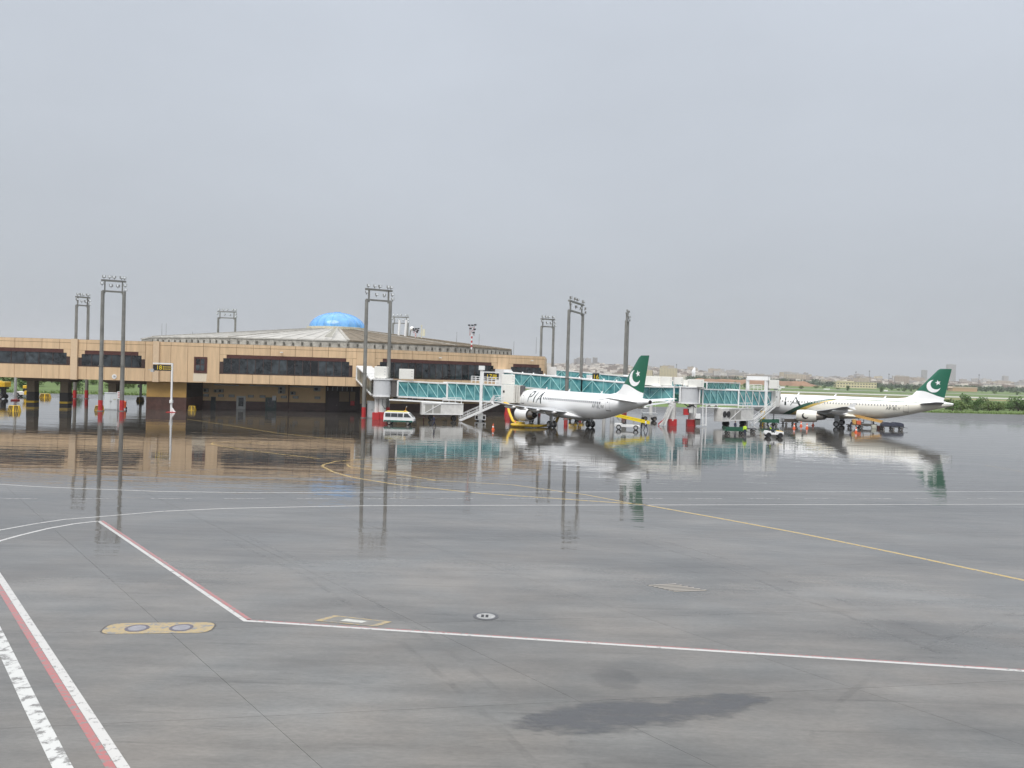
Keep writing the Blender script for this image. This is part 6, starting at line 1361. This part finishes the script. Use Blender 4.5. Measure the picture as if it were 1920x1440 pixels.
def block(px, Y, w_, dp, h, mi, lab, grp, name='apartment_block', z=None):
    x = AT(px, 700, Y).x; zz = hill(x, Y)-.6 if z is None else z
    t = thing(name, lab, 'building', (x, Y, zz), random.uniform(-.3, .3), grp)
    b = MB(); b.box((0, 0, h/2), (w_, dp, h)); b.build('wall', CM[mi], t)
    b = MB(); b.box((0, 0, h+.35), (w_+.5, dp+.5, .7)); b.box((random.uniform(-.3, .3)*w_, 0, h+1.8), (w_*.28, dp*.3, 2.4)); b.build('roof', mat('city_roof', (.42, .39, .35), .8), t)
# larger blocks one can tell apart
for px, w_, h, Y, mi, lab in ((1253, 44, 30, 2050, 3, 'yellow gridded apartment block towering beside the jet tail'), (1245, 18, 36, 2075, 3, 'slim cream stair tower joined to the yellow block'), (1345, 20, 27, 2350, 0, 'white banded apartment block left in the row above the trees'), (1362, 17, 26, 2360, 0, 'narrower white block between two white blocks above the trees'), (1376, 16, 25, 2370, 0, 'white block at the far end of the row above the trees'), (1328, 26, 20, 2400, 2, 'grey block next to the white row'), (1088, 26, 34, 3150, 2, 'pale slab on the hill crest next to the mast'), (1102, 20, 32, 3160, 2, 'pale slab in the middle of the hill crest row'), (1115, 18, 34, 3170, 2, 'pale slab at the end of the hill crest row'), (1080, 14, 30, 3180, 2, 'thin grey slab beginning the hill crest row'), (1783, 46, 104, 4300, 2, 'tall hazy tower beside the far green tail fin'), (1733, 26, 72, 4400, 2, 'faint broad tower in front of the far tail fin'), (1885, 22, 46, 3900, 0, 'pale narrow tower at the far city edge')): block(px, Y, w_, 18, h, mi, lab, None)
random.seed(33)
for i in range(240):
    px = random.uniform(1022, 1975); Y = random.uniform(2050, 3900)
    h = random.choice((9, 11, 13, 15, 17, 20, 24, 28)) if px > 1200 else random.choice((6, 7, 8, 10, 12)); w_ = random.uniform(14, 48)
    mi = random.choice((0, 0, 1, 1, 2, 2, 3))
    block(px, Y, w_, random.uniform(12, 22), h, mi, '%s %s %s block among many in the distant hazy city' % ('tall' if h > 16 else 'low', 'wide' if w_ > 30 else 'narrow', ('white', 'tan', 'grey', 'cream')[mi]), 'distant city blocks')
# the mass of low houses between the blocks: too many and too small to count
g = MB(); g2 = MB(); random.seed(44)
for i in range(2600):
    px = random.uniform(1015, 1985); Y = random.uniform(2000, 3800); x = AT(px, 700, Y).x; h = random.uniform(5, 13)*(1.25 if px < 1420 else 1.1); w_ = random.uniform(8, 26)
    (g if random.random() < .6 else g2).box((x, Y, hill(x, Y)-.6+h/2), (w_, random.uniform(7, 14), h), random.uniform(-.5, .5))
tag(g.build('low_houses', mat('houses_pale', (.66, .61, .54), .8, var=.5, vscale=.03, coords='World')), 'pale mass of low houses across the distant city', 'houses', kind='stuff'); tag(g2.build('low_houses', mat('houses_brown', (.24, .18, .14), .8, var=.4, vscale=.03, coords='World')), 'brown mass of low roofs across the distant city', 'houses', kind='stuff')
b_ = thing('school_building', 'long low cream building with window rows among the trees', 'building', (AT(1604, 700, 1160).x, 1160, 0), -.02)
b = MB(); b.box((0, 0, 4.2), (56, 12, 8.4)); b.box((-14, 0, 9.2), (20, 11, 1.8)); b.build('wall', mat('school_cream', (.66, .58, .38), .8, var=.1), b_)
b = MB(); b.box((0, 0, 8.7), (57, 13, .6)); b.build('roof', mat('school_roof', (.5, .46, .36), .8), b_)
for k in range(14):
    for z in (2.4, 6.0): b = MB(); b.box((-26+k*4, -6.05, z), (2.2, .12, 1.5)); b.build('window', mat('school_window', (.10, .09, .08), .4), b_)
b_ = thing('shed', 'low tan shed half hidden by trees beyond the far tail fin', 'building', (AT(1806, 700, 1120).x, 1120, 0), .1); b = MB(); b.box((0, 0, 2.4), (36, 10, 4.8)); b.build('wall', mat('shed_tan', (.50, .33, .2), .8, var=.1), b_); b = MB(); b.side([(-19, 4.8), (19, 4.8), (17, 6.4), (-17, 6.4)], -5.4, 5.4); b.build('roof', mat('shed_roof', (.5, .4, .3), .8), b_)
for px, h, lab in ((1268, 44, 'thin lattice mast above the yellow block'), (1393, 30, 'thin mast behind the white row of blocks'), (1605, 40, 'dark water tower mast above the cream low building'), (1630, 44, 'thin mast beyond the cream low building'), (1667, 36, 'thin dark mast above the tree belt'), (1836, 42, 'thin mast beyond the far tail fin')):
    p = AT(px, 700, 2400); t = thing('radio_mast', lab, 'radio mast', (p.x, 2400, hill(p.x, 2400)-.6)); b = MB(); b.cyl((0, 0, 0), (0, 0, h), 1.3, .45, 6); b.box((0, 0, h*.93), (3, 3, 2.4)); b.build('pole', mat('mast_dark', (.14, .13, .13), .7), t)
# small airfield signs
for px, py, w_, lab in ((1461, 731, 3.4, 'small white airfield board on the grass beside the farther taxiway'), (1467, 727.5, 5.0, 'low white airfield marker behind the small board'), (1550, 731.5, 6, 'long white airfield marker beyond the cream fuselage'), (1661, 734, 4, 'white airfield marker beyond the cream jet spine')):
    p = G(px, py); t = thing('airfield_sign', lab, 'airfield sign', (p.x, p.y, -.05)); b = MB(); b.box((0, 0, 1.0), (w_, .4, 1.2)); b.build('board', WHITE, t); b = MB(); b.box((-w_*.3, 0, .25), (.2, .2, .6)); b.box((w_*.3, 0, .25), (.2, .2, .6)); b.build('leg', GREYP, t)

# ================================================================= HAZE
b = MB(); b.box((0, 3950, 149), (17000, 11000, 302)); 
hm = bpy.data.materials.new('haze'); hm.use_nodes = True; t = hm.node_tree; t.nodes.clear(); o = N(t, 'ShaderNodeOutputMaterial'); v = N(t, 'ShaderNodeVolumePrincipled'); v.inputs['Color'].default_value = (.93, .94, .95, 1); v.inputs['Density'].default_value = .00014; v.inputs['Anisotropy'].default_value = .2; t.links.new(v.outputs[0], o.inputs['Volume'])
hz = b.build('haze', hm); tag(hz, 'pale grey haze over the airfield and city', 'haze', kind='stuff')
